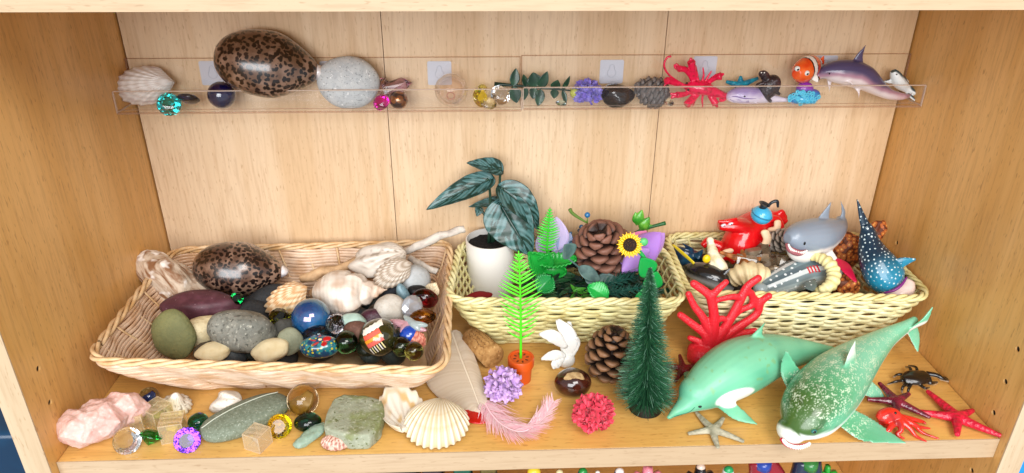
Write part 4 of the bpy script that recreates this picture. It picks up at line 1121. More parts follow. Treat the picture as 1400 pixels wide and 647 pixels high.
def slate():
    a, b = V(281, 594, .008), V(388, 547, .009); c = (a+b)/2; L = (b-a).length; ang = math.atan2((b-a).y, (b-a).x)
    mm = mat('slate_pebble', '#7b8473', .7, var=('#69725f', 400, .35, .65), spk=[('#a5ab9c', 700, .6, .7, 'noise')], bump=(700, .4, 'noise'))
    t = T('long_pebble', 'long green-grey pebble with a thin white vein on the shelf front', 'stone', c, (0, 0, ang))
    rx, ry, rz = L*.5+.004, .0185, .0095
    MB().blob((rx, ry, rz), 17, .025, 1.0, 5, .88).build('body', mm, t)
    vs = []
    def top(x, y): return rz*max(0, 1-abs(x/rx)**2.4-abs(y/ry)**2.4)**.42
    pts = [(-rx*.99+2*rx*.985*u, ry*(.10+.22*math.sin(u*2.2)), 0) for u in np.linspace(.03, .93, 26)]
    bm_ = ico(5)[0]
    P = [Vector((v[0], v[1], v[2])) for v in MB().blob((rx, ry, rz), 17, .025, 1.0, 5, .88).v]
    pv = []
    for x, y, _ in pts:
        z = max((p.z for p in P if abs(p.x-x) < .002 and abs(p.y-y) < .0015), default=top(x, y))
        pv.append((x, y, z))
    pv = [(p[0], p[1], sum(q[2] for q in pv[max(0, i-1):i+2])/len(pv[max(0, i-1):i+2])+.0001) for i, p in enumerate(pv)]
    MB().tube(pv, (.0006, .0003), 6, n=40).build('white_vein', mat('quartz_vein', '#c3c8b8', .7), t)
slate()
gem('round yellow faceted gem with dimpled face near the front edge', V(382, 583, .0085), .0100, '#f0e410', (.95, -.1, .1), .35, .6, 12)
swirl('cloudy amber glass ball with speck inside at the basket foot', 414, 547, .0132, '#f1e2bd', '#9a7a3a')
nugget('dark green flattened glass nugget beside the cloudy ball', V(421, 577, .0075), (.0112, .0085, .0072), '#054d34', (.25, 0, .1))
hull_rock('sea_glass', 'pale aqua frosted sea glass shard near the front edge', 'sea glass', V(424, 596, .005), (.0175, .0075, .0045), mat('sea_glass', '#bcd6c2', .45, trans=.55, sss=.2, bump=(300, .3, 'noise')), 5, 26, (0, -.1, .85), .0008, 3)
def flatrock():
    p = V(482, 566, .009)
    px = [(442, 583), (452, 588), (478, 596), (505, 594), (520, 580), (526, 560), (522, 545), (500, 540), (470, 538), (455, 545), (446, 565)]
    mb = MB(); P = [V(a, b, .016)-p for a, b in px]
    mb.hull([tuple(q) for q in P]+[tuple(Vector((q.x*.97, q.y*.97-.001, -.0085))) for q in P])
    mm = mat('lichen_rock', '#979c86', .8, var=('#7c8354', 48, .45, .66), spk=[('#b9bca6', 300, .52, .8, 'noise'), ('#5d6336', 330, .6, .72, 'noise')], bump=(260, .9, 'noise'))
    tag(mb.build('flat_rock', mm, None, loc=p, remesh=.0012, relax=6, disp=lambda c: .0007*nz(c*140, 2)), 'flat angular grey-green rock with mossy streaks beside the ruffled oyster', 'stone')
flatrock()
shell2('scallop_shell', 'tiny pink-brown mottled scallop shell at the front edge', (462, 592), (459, 617), 42, .006, 16, lambda u, t: mixc('#dcb8a6', '#9c5f4e', sst(-.3, .5, nz((u*11, t*12, 2))+.25*math.cos(16*PI*u))), zu=.006, amp=.0002, thm=.8)
shell2('oyster_shell', 'white ruffled oyster shell showing its cream inside between rock and scallop', (556, 592), (541, 533), 60, .005, 11, lambda u, t: mixc(mixc('#ddd6c8', '#c9a873', sst(-.05, .5, nz((u*4, t*5, 8)))), '#d9cdb8', sst(.85, 1, t)), zu=.003, ze=.012, amp=.0005, ruff=.085, thm=.3, inside=True, dep_=.007)
shell2('scallop_shell', 'large white ribbed scallop shell resting at the front of the shelf', (604, 547), (590, 614), 86, .015, 21, lambda u, t: mixc(mixc('#e2d9c6', '#ccb78f', .5+.5*math.cos(21*PI*u+PI)), '#c7ab7c', .5*sst(.75, 1, .5+.5*math.sin(t*26))*t), zu=.012, ze=.001, amp=.0006, thm=.7)
# cream feather
M_fe = mat('feather_cream', None, .7, sheen=.3, sss=.1, alpha=.80, bump=(800, .2, 'noise'))
def feather():
    rach = [V(617, 453, .012), V(630, 490, .011), V(645, 528, .008), V(659, 566, .003)]
    lft = [V(605, 455, .012), V(592, 494, .008), V(583, 523, .004), V(612, 553, .003), V(656, 567, .002)]
    rgt = [V(630, 455, .013), V(646, 480, .011), V(660, 520, .008), V(666, 548, .005), V(662, 566, .002)]
    n = 90; R, Lf, Rt = cr(rach, n), cr(lft, n), cr(rgt, n)
    p = rach[0]; t = T('feather', 'large cream feather lying flat in front of the wicker basket', 'feather', p)
    rng = random.Random(2); j = [rng.uniform(-1, 1) for _ in range(n)]
    def f(u, v):
        i = min(n-1, int(round(u*(n-1))))
        a = R[max(0, i-int(8*(abs(v-.5)*2)))]
        k = abs(v-.5)*2
        e = Lf[i] if v < .5 else Rt[i]
        q = Vector(a*(1-k)+e*k)
        if k > .8: q += Vector((0, 0, .0004*j[i]))
        return q+Vector((0, 0, .0025*math.sin(k*PI)*(1-.3*u)))
    def c(u, v):
        i = int(u*(n-1)); return mixc('#eadbc6', '#d9c4a8', .5+.5*j[i]*.8)
    MB().grid(f, n, 31, cfn=c).build('vane', M_fe, t, world=True, usecol=True, thick=.0003)
    MB().tube([q+Vector((0, 0, .0008)) for q in rach], [.0011, .0009, .0007, .0003], 6, n=24).build('quill', mat('quill', '#efe3cf', .4), t, world=True)
feather()
def pinkfeather():
    rach = [V(660, 545, .005), V(672, 566, .004), V(690, 583, .004), V(715, 590, .005), V(740, 575, .007), V(757, 550, .010)]
    t = T('feather', 'curved fluffy pink feather on the shelf before the lilac flower', 'feather', rach[0])
    n = 120; R = cr(rach, n); mb = MB(); rng = random.Random(6)
    for i in range(2, n):
        for s in (-1, 1):
            for kk in range(2):
                f = i/n
                tg = Vector(R[min(i+1, n-1)]-R[i-1]).normalized(); sd = Vector((0, 0, 1)).cross(tg)*s
                L = (.0185*math.sin(PI*min(1, .34+f*.60))+.004)*rng.uniform(.6, 1.25)*(1.15 if s > 0 else .8)
                d = (tg*rng.uniform(.8, 1.9)+sd+Vector((0, 0, rng.uniform(-.1, .35)))).normalized()
                a = Vector(R[i])+tg*rng.uniform(-.0005, .0005); b = a+d*L*.55+Vector((0, 0, .0006)); c = b+(d+tg*.5).normalized()*L*.55+Vector((0, 0, -.001*rng.random()))
                c.z = max(c.z, .0006)
                w = d.cross(Vector((0, 0, 1))).normalized()*.00035
                col = mixc('#f3b0bc', '#fbdfe2', rng.random())
                mb.add([a-w, a+w, b-w, b+w, c-w*.3, c+w*.3], [(0, 1, 3, 2), (2, 3, 5, 4)], None, col)
    mb.build('barbs', mat('feather_pink', None, .7, sss=.2, sheen=.3), t, world=True, usecol=True)
    MB().tube(rach, [.0009, .0008, .0007, .0006, .0005, .0002], 6, n=30).build('quill', mat('quill_pink', '#f7c6cc', .4), t, world=True)
pinkfeather()
p = V(646, 570, .0015)
mb = MB()
mb.fin([V(625, 562, .0015), V(632, 575, .0015), V(655, 580, .0015), V(668, 577, .0015)], [V(626, 560, .003), V(640, 558, .003), V(660, 560, .003), V(668, 576, .002)], .0016)
tag(mb.build('red_petal', mat('red_translucent', '#e01a10', .3, trans=.35, coat=.3), None, loc=p, world=True), 'translucent red petal under the cream feather tip beside the scallop', 'petal')
pompon('flower', 'lilac ball flower lying in front of the orange plant pot', V(688, 528, .0135), .0155, 190, ('#d2b0dc', '#b58cc8'), .40, up=(0, 0, 1))
pompon('flower', 'coral pink ball flower near the front edge before the conker', V(811, 566, .0145), .0170, 260, ('#e8465c', '#cf2c46'), .34)
# cork
def cork():
    a, b = V(645, 461, .0118), V(675, 489, .0118); d = (b-a).normalized(); L = .040; c = (a+b)/2
    t = T('wine_cork', 'wine cork with faded brown stamp lying at the foot of the yellow basket', 'cork', c)
    R = aim(d); r = .0116
    MB().lathe([(0, -L/2), (r*.93, -L/2), (r, -L/2+.0008), (r, L/2-.0008), (r*.93, L/2), (0, L/2)], 40, R).build('body', mat('cork', '#b98d56', .85, var=('#9a6f3c', 160, .4, .65), spk=[('#5f4020', 330, .66, .72, 'noise'), ('#d3ab74', 240, .6, .7, 'noise')], bump=(400, .7, 'noise')), t, sharp=50)
    mb = MB(); rng = random.Random(9)
    def onc(an, z, off=.00012): return R @ Vector(((r+off)*math.cos(an), (r+off)*math.sin(an), z))
    for an0 in (1.2, 1.55, 1.9, 2.2, .9):
        z = -L*.36
        while z < L*.34:
            w = rng.uniform(.0012, .0028)
            mb.tube([onc(an0+rng.uniform(-.06, .06), z), onc(an0+rng.uniform(-.1, .1), z+w*.5), onc(an0+rng.uniform(-.06, .06), z+w)], (.0003, .00015), 4, n=5); z += w+.0012
    mb.build('stamp', mat('cork_ink', '#6b4726', .8), t)
cork()
# toy fern in an orange pot
def fern_leaf(name, parent, pts, n, wmax, col, m, face, th=.0009, ang=.55, root=True, taper0=.45):
    """comb shaped plastic fern: midrib through world points, leaflets in the plane facing `face`"""
    P = cr(pts, 60); mb = MB()
    mb.tube([Vector(q) for q in P[::4]]+[Vector(P[-1])], [.0013*(1-.6*i/15) for i in range(len(P[::4])+1)], 8)
    for i in range(n):
        f = .20+.80*i/n; k = min(58, int(f*59)); a = Vector(P[k]); tg = Vector(P[k+1]-P[k]).normalized()
        sd0 = tg.cross(Vector(face)).normalized()
        L = wmax*(taper0+(1-taper0)*math.sin(PI*min(1, (f-.12)*1.15))**.8)*(1-.75*max(0, f-.55)/.45)
        for s in (-1, 1):
            d = (sd0*s*math.cos(ang)+tg*math.sin(ang)).normalized()
            e = a+d*L; w = tg*(.0011 if wmax > .008 else .0008)
            mid = a+d*L*.5+Vector(face)*.0006
            mb.fin([a-w*.8, mid-w*1.15, e], [a+w*.8, mid+w*1.0, e+tg*.0002], th, n=7, sides=8)
    return mb.build(name, m, parent, world=True)
M_lime = mat('lime_plastic', '#4fd51c', .35, sss=.15, coat=.15)
def potfern():
    b = V(712, 519, 0); Y = b.y; s = mpp(b)
    ztop = onY(712, 488, Y).z
    t = T('toy_fern', 'lime green plastic fern standing in a small orange pot', 'toy plant', b)
    r = 17.6*s
    m = mat('terracotta_plastic', '#cf5216', .4, coat=.1)
    MB().lathe([(0, .0004), (r*.78, .0004), (r*.86, ztop*.66), (r*1.0, ztop*.66), (r*1.02, ztop*.96), (r*.98, ztop), (r*.84, ztop), (r*.8, ztop-.0012), (0, ztop-.0012)], 40).build('pot', m, t, sharp=40)
    hb = MB()
    for k in range(8):
        a = 2*PI*k/8+.2; hb.ell((r*.5*math.cos(a), r*.5*math.sin(a), ztop-.0011), (r*.14, r*.07, .0003), (0, 0, a), 2)
    o = hb.build('slot_shade_patches', mat('slot_shade', '#5a1f06', .7), t)  # flat dark patches, the shade inside the slots put into the colour
    pts = [onY(712, 492, Y), onY(712, 440, Y), onY(711, 390, Y), onY(709, 343, Y+.004)]
    fern_leaf('fern_leaf', t, pts, 20, .0225, None, M_lime, (-.05, -1, .25))
potfern()
# white petal ornament
def petals():
    b = V(768, 502, 0); Y = b.y; q = lambda x, y, dy=0: onY(x, y, Y+dy)
    t = T('petal_ornament', 'white curled petal ornament standing between fern pot and pine cone', 'ornament', b)
    m = mat('white_petal', '#d4d2cc', .45, sss=.15, coat=.1)
    def pet(a, c, e, w, th=.002, twist=(0, -1, .3)):
        P = cr([a, c, e], 14); mb = MB()
        mb.tube([Vector(x) for x in P], [(w*math.sin(PI*min(.93, .14+.8*i/13)), th*(1-.5*i/13)) for i in range(14)], 28, up=twist)
        mb.v = [v+Vector((0, -1, .3))*.0006*math.sin(v.x*1500+v.z*700) for v in mb.v]
        return mb
    for j, (a, c, e, w) in enumerate((((775, 492, .002), (777, 462, -.002), (762, 437, .004), .0085), ((774, 474, -.002), (756, 460, -.006), (737, 457, -.004), .0062), ((779, 490, 0), (786, 470, .0), (789, 461, -.003), .0050),
                                      ((772, 488, -.003), (758, 486, -.006), (740, 491, -.006), .0052), ((770, 490, -.004), (760, 498, -.008), (756, 504, -.010), .0048), ((777, 480, .004), (774, 455, .006), (779, 440, .004), .0070))):
        pet(q(*a), q(*c), q(*e), w).build('petal', m, t, world=True)
    MB().ell(q(774, 492), (.0085, .007, .008)).build('core', m, t, world=True)
petals()
def conker():
    p = V(783, 523, .0115); t = T('conker', 'shiny dark brown conker with tan scar between white ornament and coral flower', 'chestnut', p)
    MB().blob((.0162, .0138, .0125), 5, .03, 1, 4).build('body', mat('conker_skin', '#2e130d', .12, coat=.8, var=('#4a2115', 70, .42, .66)), t)
    d = Vector((.02, -.62, .78)).normalized()
    mb = MB(); R = aim(d)
    def f(u, v):
        a = u*2*PI; rr = .0078*v*(1+.12*nz((math.cos(a)*2, math.sin(a)*2, 1)))
        z = .0126*math.sqrt(max(0, 1-(rr/.0155)**2))+.0004*(1-v**4)
        return R @ Vector((rr*1.15*math.cos(a), rr*.85*math.sin(a), z))
    mb.grid(f, 30, 10, wrap=True)
    mb.build('scar', mat('conker_scar', '#b89a6c', .8, var=('#8f7048', 200, .4, .66), bump=(500, .6, 'noise')), t)
conker()
def cy0(px, py): return V(px, py, 0)
pine_cone('pine_cone', 'open brown pine cone standing on the shelf behind the bottle brush tree', V(835, 481, .0265), (.12, -.12, 1), .052, .0165, 58, '#24130b', '#8a6344', .95, scw=.34, t0=.72)
def tree():
    b = V(882, 558, 0); Y = b.y; s = mpp(b); top = onY(889, 366, Y); hb = top.z
    t = T('bottle_brush_tree', 'small dark green bottle brush fir tree on a round black base', 'toy tree', b)
    r = .0138
    MB().lathe([(0, .0004), (r*1.04, .0004), (r, .011), (r*.96, .0122), (0, .0122)], 36).build('base', mat('black_base', '#0d0d0e', .4), t, sharp=40)
    MB().tube([(0, 0, .01), (.0015, 0, hb*.5), (top.x-b.x, 0, hb)], [.0012, .001, .0006], 8, n=10).build('trunk', mat('tree_wire', '#3a4a3c', .5, metal=.4), t)
    mb = MB(); rng = random.Random(1); n = 7000
    for i in range(n):
        f = i/n; f = 1-(1-f)**.55*1.0
        f = rng.random()**1.35
        z = .0115+(hb-.012)*f
        R = .0255*(1-f)**.90+.0018
        a = rng.uniform(0, 2*PI); L = R*rng.uniform(.70, 1.06)*(1+.22*nz((math.cos(a)*1.6, math.sin(a)*1.6, z*60), 3))*(1.12 if rng.random() < .04 else 1)
        up = rng.uniform(-.12, .30)
        cx_ = (top.x-b.x)*f
        d = Vector((math.cos(a), math.sin(a), up)).normalized()
        p0 = Vector((cx_, 0, z)); e = p0+d*L+Vector((0, 0, -.06*L))
        sd = d.cross(Vector((0, 0, 1))).normalized()*.00020; u2 = Vector((0, 0, .0002))
        c = mixc('#123f2a', '#35734a', rng.random()**1.4)
        if rng.random() < .05: c = lin('#7fae95')
        mb.add([p0-sd, p0+sd, p0+u2, e-sd*.7, e+sd*.7, e+u2*.7], [(0, 1, 4, 3), (1, 2, 5, 4), (2, 0, 3, 5), (3, 4, 5)], None, c)
    mb.build('bristles', mat('bristle_green', None, .5), t, usecol=True, smooth=False)
tree()
def coral():
    b = V(962, 490, 0); Y = b.y
    q = lambda x, y, dy=0: onY(890+x/2.695, 250+y/2.695, Y+dy)
    t = T('coral_toy', 'bright red branching plastic coral standing before the cream basket', 'coral', b)
    mb = MB()
    for pts, r in (([(205, 640), (225, 580), (233, 500), (222, 430), (205, 405), (158, 372)], .0045), ([(218, 425), (245, 395), (276, 366)], .0034), ([(205, 600), (200, 560), (152, 520), (108, 487)], .004), ([(222, 560), (190, 495), (160, 455), (138, 410)], .0036),
                   ([(200, 610), (175, 585), (144, 572)], .0034), ([(235, 600), (262, 550), (290, 505), (328, 435), (345, 398), (362, 375), (395, 352)], .0042), ([(335, 425), (300, 420), (245, 432)], .003), ([(250, 590), (300, 545), (385, 488), (405, 440), (434, 417)], .004),
                   ([(345, 398), (370, 410), (372, 450), (330, 470), (285, 515)], .0032), ([(395, 460), (385, 430), (372, 415)], .003), ([(260, 600), (310, 562), (350, 552), (382, 545)], .0036), ([(232, 510), (262, 500), (285, 512)], .003), ([(350, 551), (372, 570)], .0028), ([(300, 545), (330, 535), (360, 505)], .003)):
        P = [q(x, y, .004*math.sin(x*.02)) for x, y in pts]
        mb.tube(P, [(r*1.02*(1.2-.35*i/(len(P)-1)), r*.85*(1.2-.35*i/(len(P)-1))) for i in range(len(P))], 10, n=20, up=(0, -1, 0))
        mb.ell(P[-1], r*.85, sub=2)
    mb.tube([q(140, 640), q(190, 640, -.006), q(240, 650)], [.006, .012, .006], 14, n=14)
    mb.ell(b+Vector((0, 0, .010)), (.017, .011, .0098))
    mb.ell(q(252, 585), (.014, .0045, .0125)).ell(q(225, 600), (.012, .006, .012))
    o = mb.build('body', mat('coral_red', '#dd2230', .38, coat=.15, sss=.1, bump=(900, .5, 'voronoi')), t, world=True, remesh=.0009, relax=2)
coral()
M_toy = mat('toy_paint', None, .42, coat=.12, crough=.2, bump=(160, .12, 'noise'))
def dolphin():
    t = T('dolphin_toy', 'mint green toy dolphin with white flank patch lying on the shelf', 'toy dolphin', V(1020, 530, 0))
    sp = [(913, 572, .012, 2.5, 2.5), (924, 563, .013, 7, 6), (936, 554, .016, 13, 11), (952, 540, .021, 25, 23), (978, 521, .026, 36, 34), (1008, 503, .029, 41, 39), (1040, 490, .029, 37, 35), (1072, 483, .027, 27, 26), (1104, 481, .023, 16, 17), (1135, 483, .018, 9, 11), (1160, 486, .013, 6, 7)]
    P = [V(a, b, z) for a, b, z, _, _ in sp]; k = mpp(P[4])
    mb = MB().tube(P, [(w*k, h*k) for _, _, _, w, h in sp], 24, n=60, up=(0, 0, 1))
    mb.ell(V(950, 536, .023), (.0135, .0145, .0135))
    D = lambda x, y, z: V(x, y, z)
    mb.fin([D(1014, 474, .045), D(1031, 454, .056), D(1046, 440, .062)], [D(1054, 469, .044), D(1043, 456, .054), D(1047, 441, .061)], .004)
    mb.fin([D(978, 556, .015), D(1005, 575, .004), D(1036, 581, .002)], [D(1003, 548, .016), D(1022, 565, .005), D(1036, 580, .002)], .004)
    mb.fin([D(945, 522, .02), D(934, 512, .014), D(936, 516, .002)], [D(955, 515, .02), D(943, 508, .014), D(938, 524, .002)], .0035)
    mb.fin([D(1150, 484, .014), D(1172, 480, .020), D(1186, 470, .026)], [D(1160, 490, .012), D(1176, 488, .018), D(1187, 472, .026)], .003)
    mb.fin([D(1150, 486, .012), D(1172, 494, .008), D(1188, 505, .005)], [D(1158, 482, .012), D(1176, 487, .009), D(1188, 503, .005)], .003)
    wp, wd = V(1006, 545, .022), (V(1037, 530, .02)-V(976, 556, .02)).normalized()
    jaw0, jaw1 = V(914, 574, .009), V(950, 566, .011)
    def cf(p, n):
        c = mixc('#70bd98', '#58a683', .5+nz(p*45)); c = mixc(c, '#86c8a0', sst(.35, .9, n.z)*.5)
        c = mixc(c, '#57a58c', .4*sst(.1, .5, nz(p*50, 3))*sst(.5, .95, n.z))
        c = mixc(c, '#7aa46a', .6*sst(.46, .62, nz(p*230, 5)+.25*nz(p*30)))
        d = p-wp; u = d.dot(wd)/.0200; v = (d-wd*d.dot(wd)).length/.0088
        if n.z < .75: c = mixc(c, '#efeeea', sst(1.12, .95, math.sqrt(u*u+v*v)))
        c = mixc(c, '#d6e6d4', .7*sst(-.35, -.8, n.z))
        if p.x < V(925, 563, .012).x: c = mixc(c, '#8f8a63', .5*sst(.1, .6, nz(p*300)))
        return c
    mb.build('body', M_toy, t, world=True, remesh=.0011, relax=5, col=cf)
    bo = [c for c in t.children if c.name.startswith('body')][0]
    MB().tube([surf(bo, x, y)[0] for x, y in ((915, 572), (924, 569), (934, 566), (943, 563), (950, 557))], [.0003, .0005, .0005, .0005, .0003], 6, n=20).build('mouth_line', mat('mint_dark', '#2f6f56', .5), t, world=True)
    MB().ell(surf(bo, 957, 556)[0], (.0016, .0012, .0011), None, 2).build('eye', M_eye, t, world=True)
dolphin()
def shark():
    t = T('shark_toy', 'speckled green toy shark with white lip and red toothed mouth at the shelf front', 'toy shark', V(1130, 560, 0))
    sp = [(1086, 594, .014, 14, 13), (1093, 583, .019, 27, 24), (1104, 567, .024, 38, 34), (1120, 546, .028, 43, 39), (1142, 521, .030, 42, 38), (1164, 500, .031, 34, 33), (1188, 480, .033, 24, 25), (1212, 462, .036, 15, 17), (1236, 448, .040, 9, 11), (1252, 438, .044, 6, 8)]
    P = [V(a, b, z) for a, b, z, _, _ in sp]; k = mpp(P[3])
    mb = MB().tube(P, [(w*k, h*k) for _, _, _, w, h in sp], 26, n=70, up=(0, 0, 1))
    mb.ell(P[0]+Vector((-.001, .004, .001)), (.0115, .0125, .0100))
    D = lambda x, y, z: V(x, y, z)
    mb.fin([D(1152, 507, .050), D(1159, 485, .060), D(1169, 465, .068)], [D(1172, 489, .052), D(1170, 478, .060), D(1170, 466, .067)], .003)
    mb.fin([D(1088, 550, .018), D(1066, 512, .033), D(1072, 478, .055)], [D(1114, 526, .020), D(1096, 508, .036), D(1078, 481, .055)], .0035)
    mb.fin([D(1148, 584, .010), D(1180, 604, .004), D(1240, 607, .002)], [D(1166, 558, .014), D(1196, 574, .008), D(1238, 605, .002)], .0038)
    mb.fin([D(1176, 540, .012), D(1196, 545, .005), D(1210, 545, .002)], [D(1192, 520, .014), D(1204, 532, .007), D(1211, 544, .002)], .003)
    mb.fin([D(1240, 452, .040), D(1258, 438, .052), D(1275, 418, .066)], [D(1254, 446, .040), D(1268, 440, .050), D(1276, 421, .064)], .003)
    mb.fin([D(1238, 450, .040), D(1246, 468, .028), D(1254, 482, .020)], [D(1252, 438, .042), D(1258, 460, .030), D(1256, 481, .020)], .003)
    hx = P[0]; ax = (P[7]-P[0]).normalized()
    def cf(p, n):
        s = (p-hx).dot(ax)
        c = mixc('#3f5f26', '#4a9868', sst(.01, .05, s)); c = mixc(c, '#7cc5a4', sst(.03, .10, s))
        c = mixc(c, '#63b58d', .8*sst(.75, .2, n.z)*sst(0, .02, s))
        f = nz(p*850, 2)+.5*nz(p*170, 4)
        pd = ((p-hx)-ax*s).length; inb = sst(.040, .032, pd)
        c = mixc(c, '#d3e2c6', inb*.8*sst(.14, .46, f)*sst(-.002, .012, s)*sst(.22, .08, s)*sst(.0, .45, n.z))
        c = mixc(c, '#274214', .6*sst(.25, .5, nz(p*150, 7))*sst(.06, .0, s))
        c = mixc(c, '#dfe8dc', .75*sst(.052, .060, p.z)*sst(.11, .08, s))
        c = mixc(c, '#eef0ea', sst(.05, -.28, n.z))
        c = mixc(c, '#e8ece2', sst(.0015, -.0035, s+.002*nz(p*150)+.9*max(0, p.z-.016)))
        return c
    mb.build('body', mat('shark_paint', None, .35, coat=.35, crough=.15, bump=(300, .25, 'noise')), t, world=True, remesh=.0008, relax=6, col=cf)
    arc = [V(1066, 597, .0125), V(1073, 604, .0100), V(1083, 608, .0090), V(1094, 608, .0092), V(1106, 603, .0110)]
    arc = [a+Vector((0, -.0018, -.0004)) for a in arc]
    A = cr(arc, 40)
    MB().tube(arc, [.0012, .0019, .0021, .0019, .0010], 10, n=30).build('mouth', mat('mouth_red', '#c4183a', .35), t, world=True)
    tb = MB()
    for i in range(3, 38, 2):
        a = Vector(A[i]); o = Vector((0, -.0021, .0010))
        tb.add([a+o+Vector((-.0013, 0, .0014)), a+o+Vector((.0013, 0, .0014)), a+o+Vector((0, .0014, .0016)), a+o+Vector((0, -.0006, -.0018))], [(0, 1, 2), (0, 1, 3), (1, 2, 3), (2, 0, 3)])
    tb.build('teeth', mat('tooth_white', '#f3efe6', .3), t, world=True, smooth=False)
    bo = [c for c in t.children if c.name.startswith('body')][0]
    e, nn = surf(bo, 1113, 590, -.0004)
    MB().ell(e, (.0024, .0018, .0019), None, 3).build('eye', mat('teal_eye', '#2f6f6a', .2), t, world=True)
    MB().ell(e+nn*.0011, (.0013, .0011, .0012), None, 2).build('pupil', M_eye, t, world=True)
shark()
# starfish, crab, octopus on the right
starfish('starfish', 'pale grey sandy starfish in front of the green dolphin', V(975, 588, .0025), .0225, .0048, .0032, .75, lambda p, n: mixc('#b9b39c', '#8f8a74', .5+nz(p*300)), m=mat('star_grey', None, .7, bump=(500, .9, 'noise')), lens=[.9, 1.1, 1.0, .95, 1.15], bend=[.1, -.1, .05, .1, -.1])
starfish('starfish', 'glossy dark crimson starfish right of the green shark', V(1225, 549, .006), .0235, .0055, .0042, .5, lambda p, n: mixc('#7a1230', '#4f0a24', .5+nz(p*200)), m=mat('star_crimson', None, .2, coat=.7, bump=(420, .7, 'voronoi')), tilt=(.12, 0, 0), lens=[.8, 1.0, 1.05, .9, 1.2])
starfish('starfish', 'large raspberry red starfish at the right front corner', V(1308, 571, .0045), .0300, .0062, .0048, .42, lambda p, n: mixc('#d8183a', '#b40f2e', .5+nz(p*200)), m=mat('star_red', None, .35, coat=.2, bump=(330, .9, 'voronoi')), lens=[.72, 1.2, .98, .82, 1.1], bend=[0, .05, -.1, 0, 0.05])
starfish('starfish', 'dark maroon starfish half hidden behind dolphin head and tree', V(934, 505, .006), .0175, .0045, .004, .3, lambda p, n: mixc('#7a1420', '#4f0a14', .5+nz(p*200)), m=mat('star_maroon', None, .3, coat=.4, bump=(420, .7, 'voronoi')), tilt=(.25, 0, 0))
def crab():
    q = lambda x, y, z=.006: V(x, y, z)
    t = T('crab_toy', 'dark brown toy crab with pale underside near the right wall', 'toy crab', V(1254, 520, 0))
    mb = MB().tube([q(1234, 520, .008), q(1248, 517, .009), q(1267, 515, .009)], [(.004, .004), (.0092, .0048), (.0075, .0042)], 16, n=16, up=(0, 0, 1))
    for pts, r in (([(1266, 511), (1280, 513), (1289, 518), (1296, 521)], .0022), ([(1264, 521), (1273, 524), (1281, 523)], .002), ([(1246, 509), (1244, 503), (1238, 502)], .0014), ([(1254, 508), (1252, 502), (1242, 500)], .0014), ([(1238, 513), (1228, 512), (1221, 516)], .0014),
                   ([(1237, 520), (1224, 522), (1213, 526)], .0014), ([(1240, 524), (1234, 530), (1233, 537)], .0014), ([(1245, 526), (1242, 533), (1241, 539)], .0014), ([(1257, 526), (1265, 531), (1271, 530)], .0014)):
        mb.tube([q(x, y, .007-.0045*i/(len(pts)-1)+.003*math.sin(PI*i/(len(pts)-1))) for i, (x, y) in enumerate(pts)], [r*(1.2-.5*i/(len(pts)-1)) for i in range(len(pts))], 8, n=10)
    mb.ell(q(1290, 518, .004), (.0042, .0022, .0022)).ell(q(1276, 524, .004), (.0038, .002, .002))
    mb.build('body', mat('crab_paint', None, .3, coat=.5), t, world=True, remesh=.0007, relax=2, col=lambda p, n: mixc('#140d0b', '#cdbfae', sst(.0035, -.002, p.z-.0035+.004*n.z)))
    for x in (1270, 1268): MB().ell(q(x, 512 if x == 1270 else 518, .0115), .0007, sub=2).build('eye', M_eye, t, world=True)
crab()
def octo():
    q = lambda x, y, z=.003: V(x, y, z)
    t = T('octopus_toy', 'small red toy octopus with spread arms in front of the crimson starfish', 'toy octopus', V(1232, 580, 0))
    mb = MB().tube([q(1199, 573, .008), q(1207, 570, .010), q(1219, 567, .011), q(1228, 572, .009)], [.003, .0062, .0062, .0048], 14, n=16)
    for pts in ([(1226, 572), (1218, 584), (1208, 580), (1200, 580)], [(1228, 576), (1232, 588), (1226, 594), (1237, 600)], [(1230, 575), (1244, 586), (1252, 596), (1267, 604)], [(1230, 572), (1248, 580), (1262, 592), (1284, 600)],
                [(1230, 570), (1250, 574), (1262, 577), (1266, 580)], [(1232, 572), (1252, 582), (1258, 584), (1272, 586)], [(1224, 572), (1215, 588), (1208, 592), (1199, 585)], [(1214, 566), (1210, 562), (1208, 561)]):
        mb.tube([q(x, y, max(.0014, .009-.0035*i)) for i, (x, y) in enumerate(pts)], [.0030, .0022, .0015, .0008], 8, n=20)
    mb.build('body', mat('octo_paint', None, .25, coat=.5), t, world=True, remesh=.0006, relax=2, col=lambda p, n: mixc('#d8281e', '#7a0f14', sst(.1, .5, nz(p*110))*.7))
    MB().ell(q(1224, 565, .0155), .0013, sub=2).build('eye', M_eye, t, world=True)
octo()
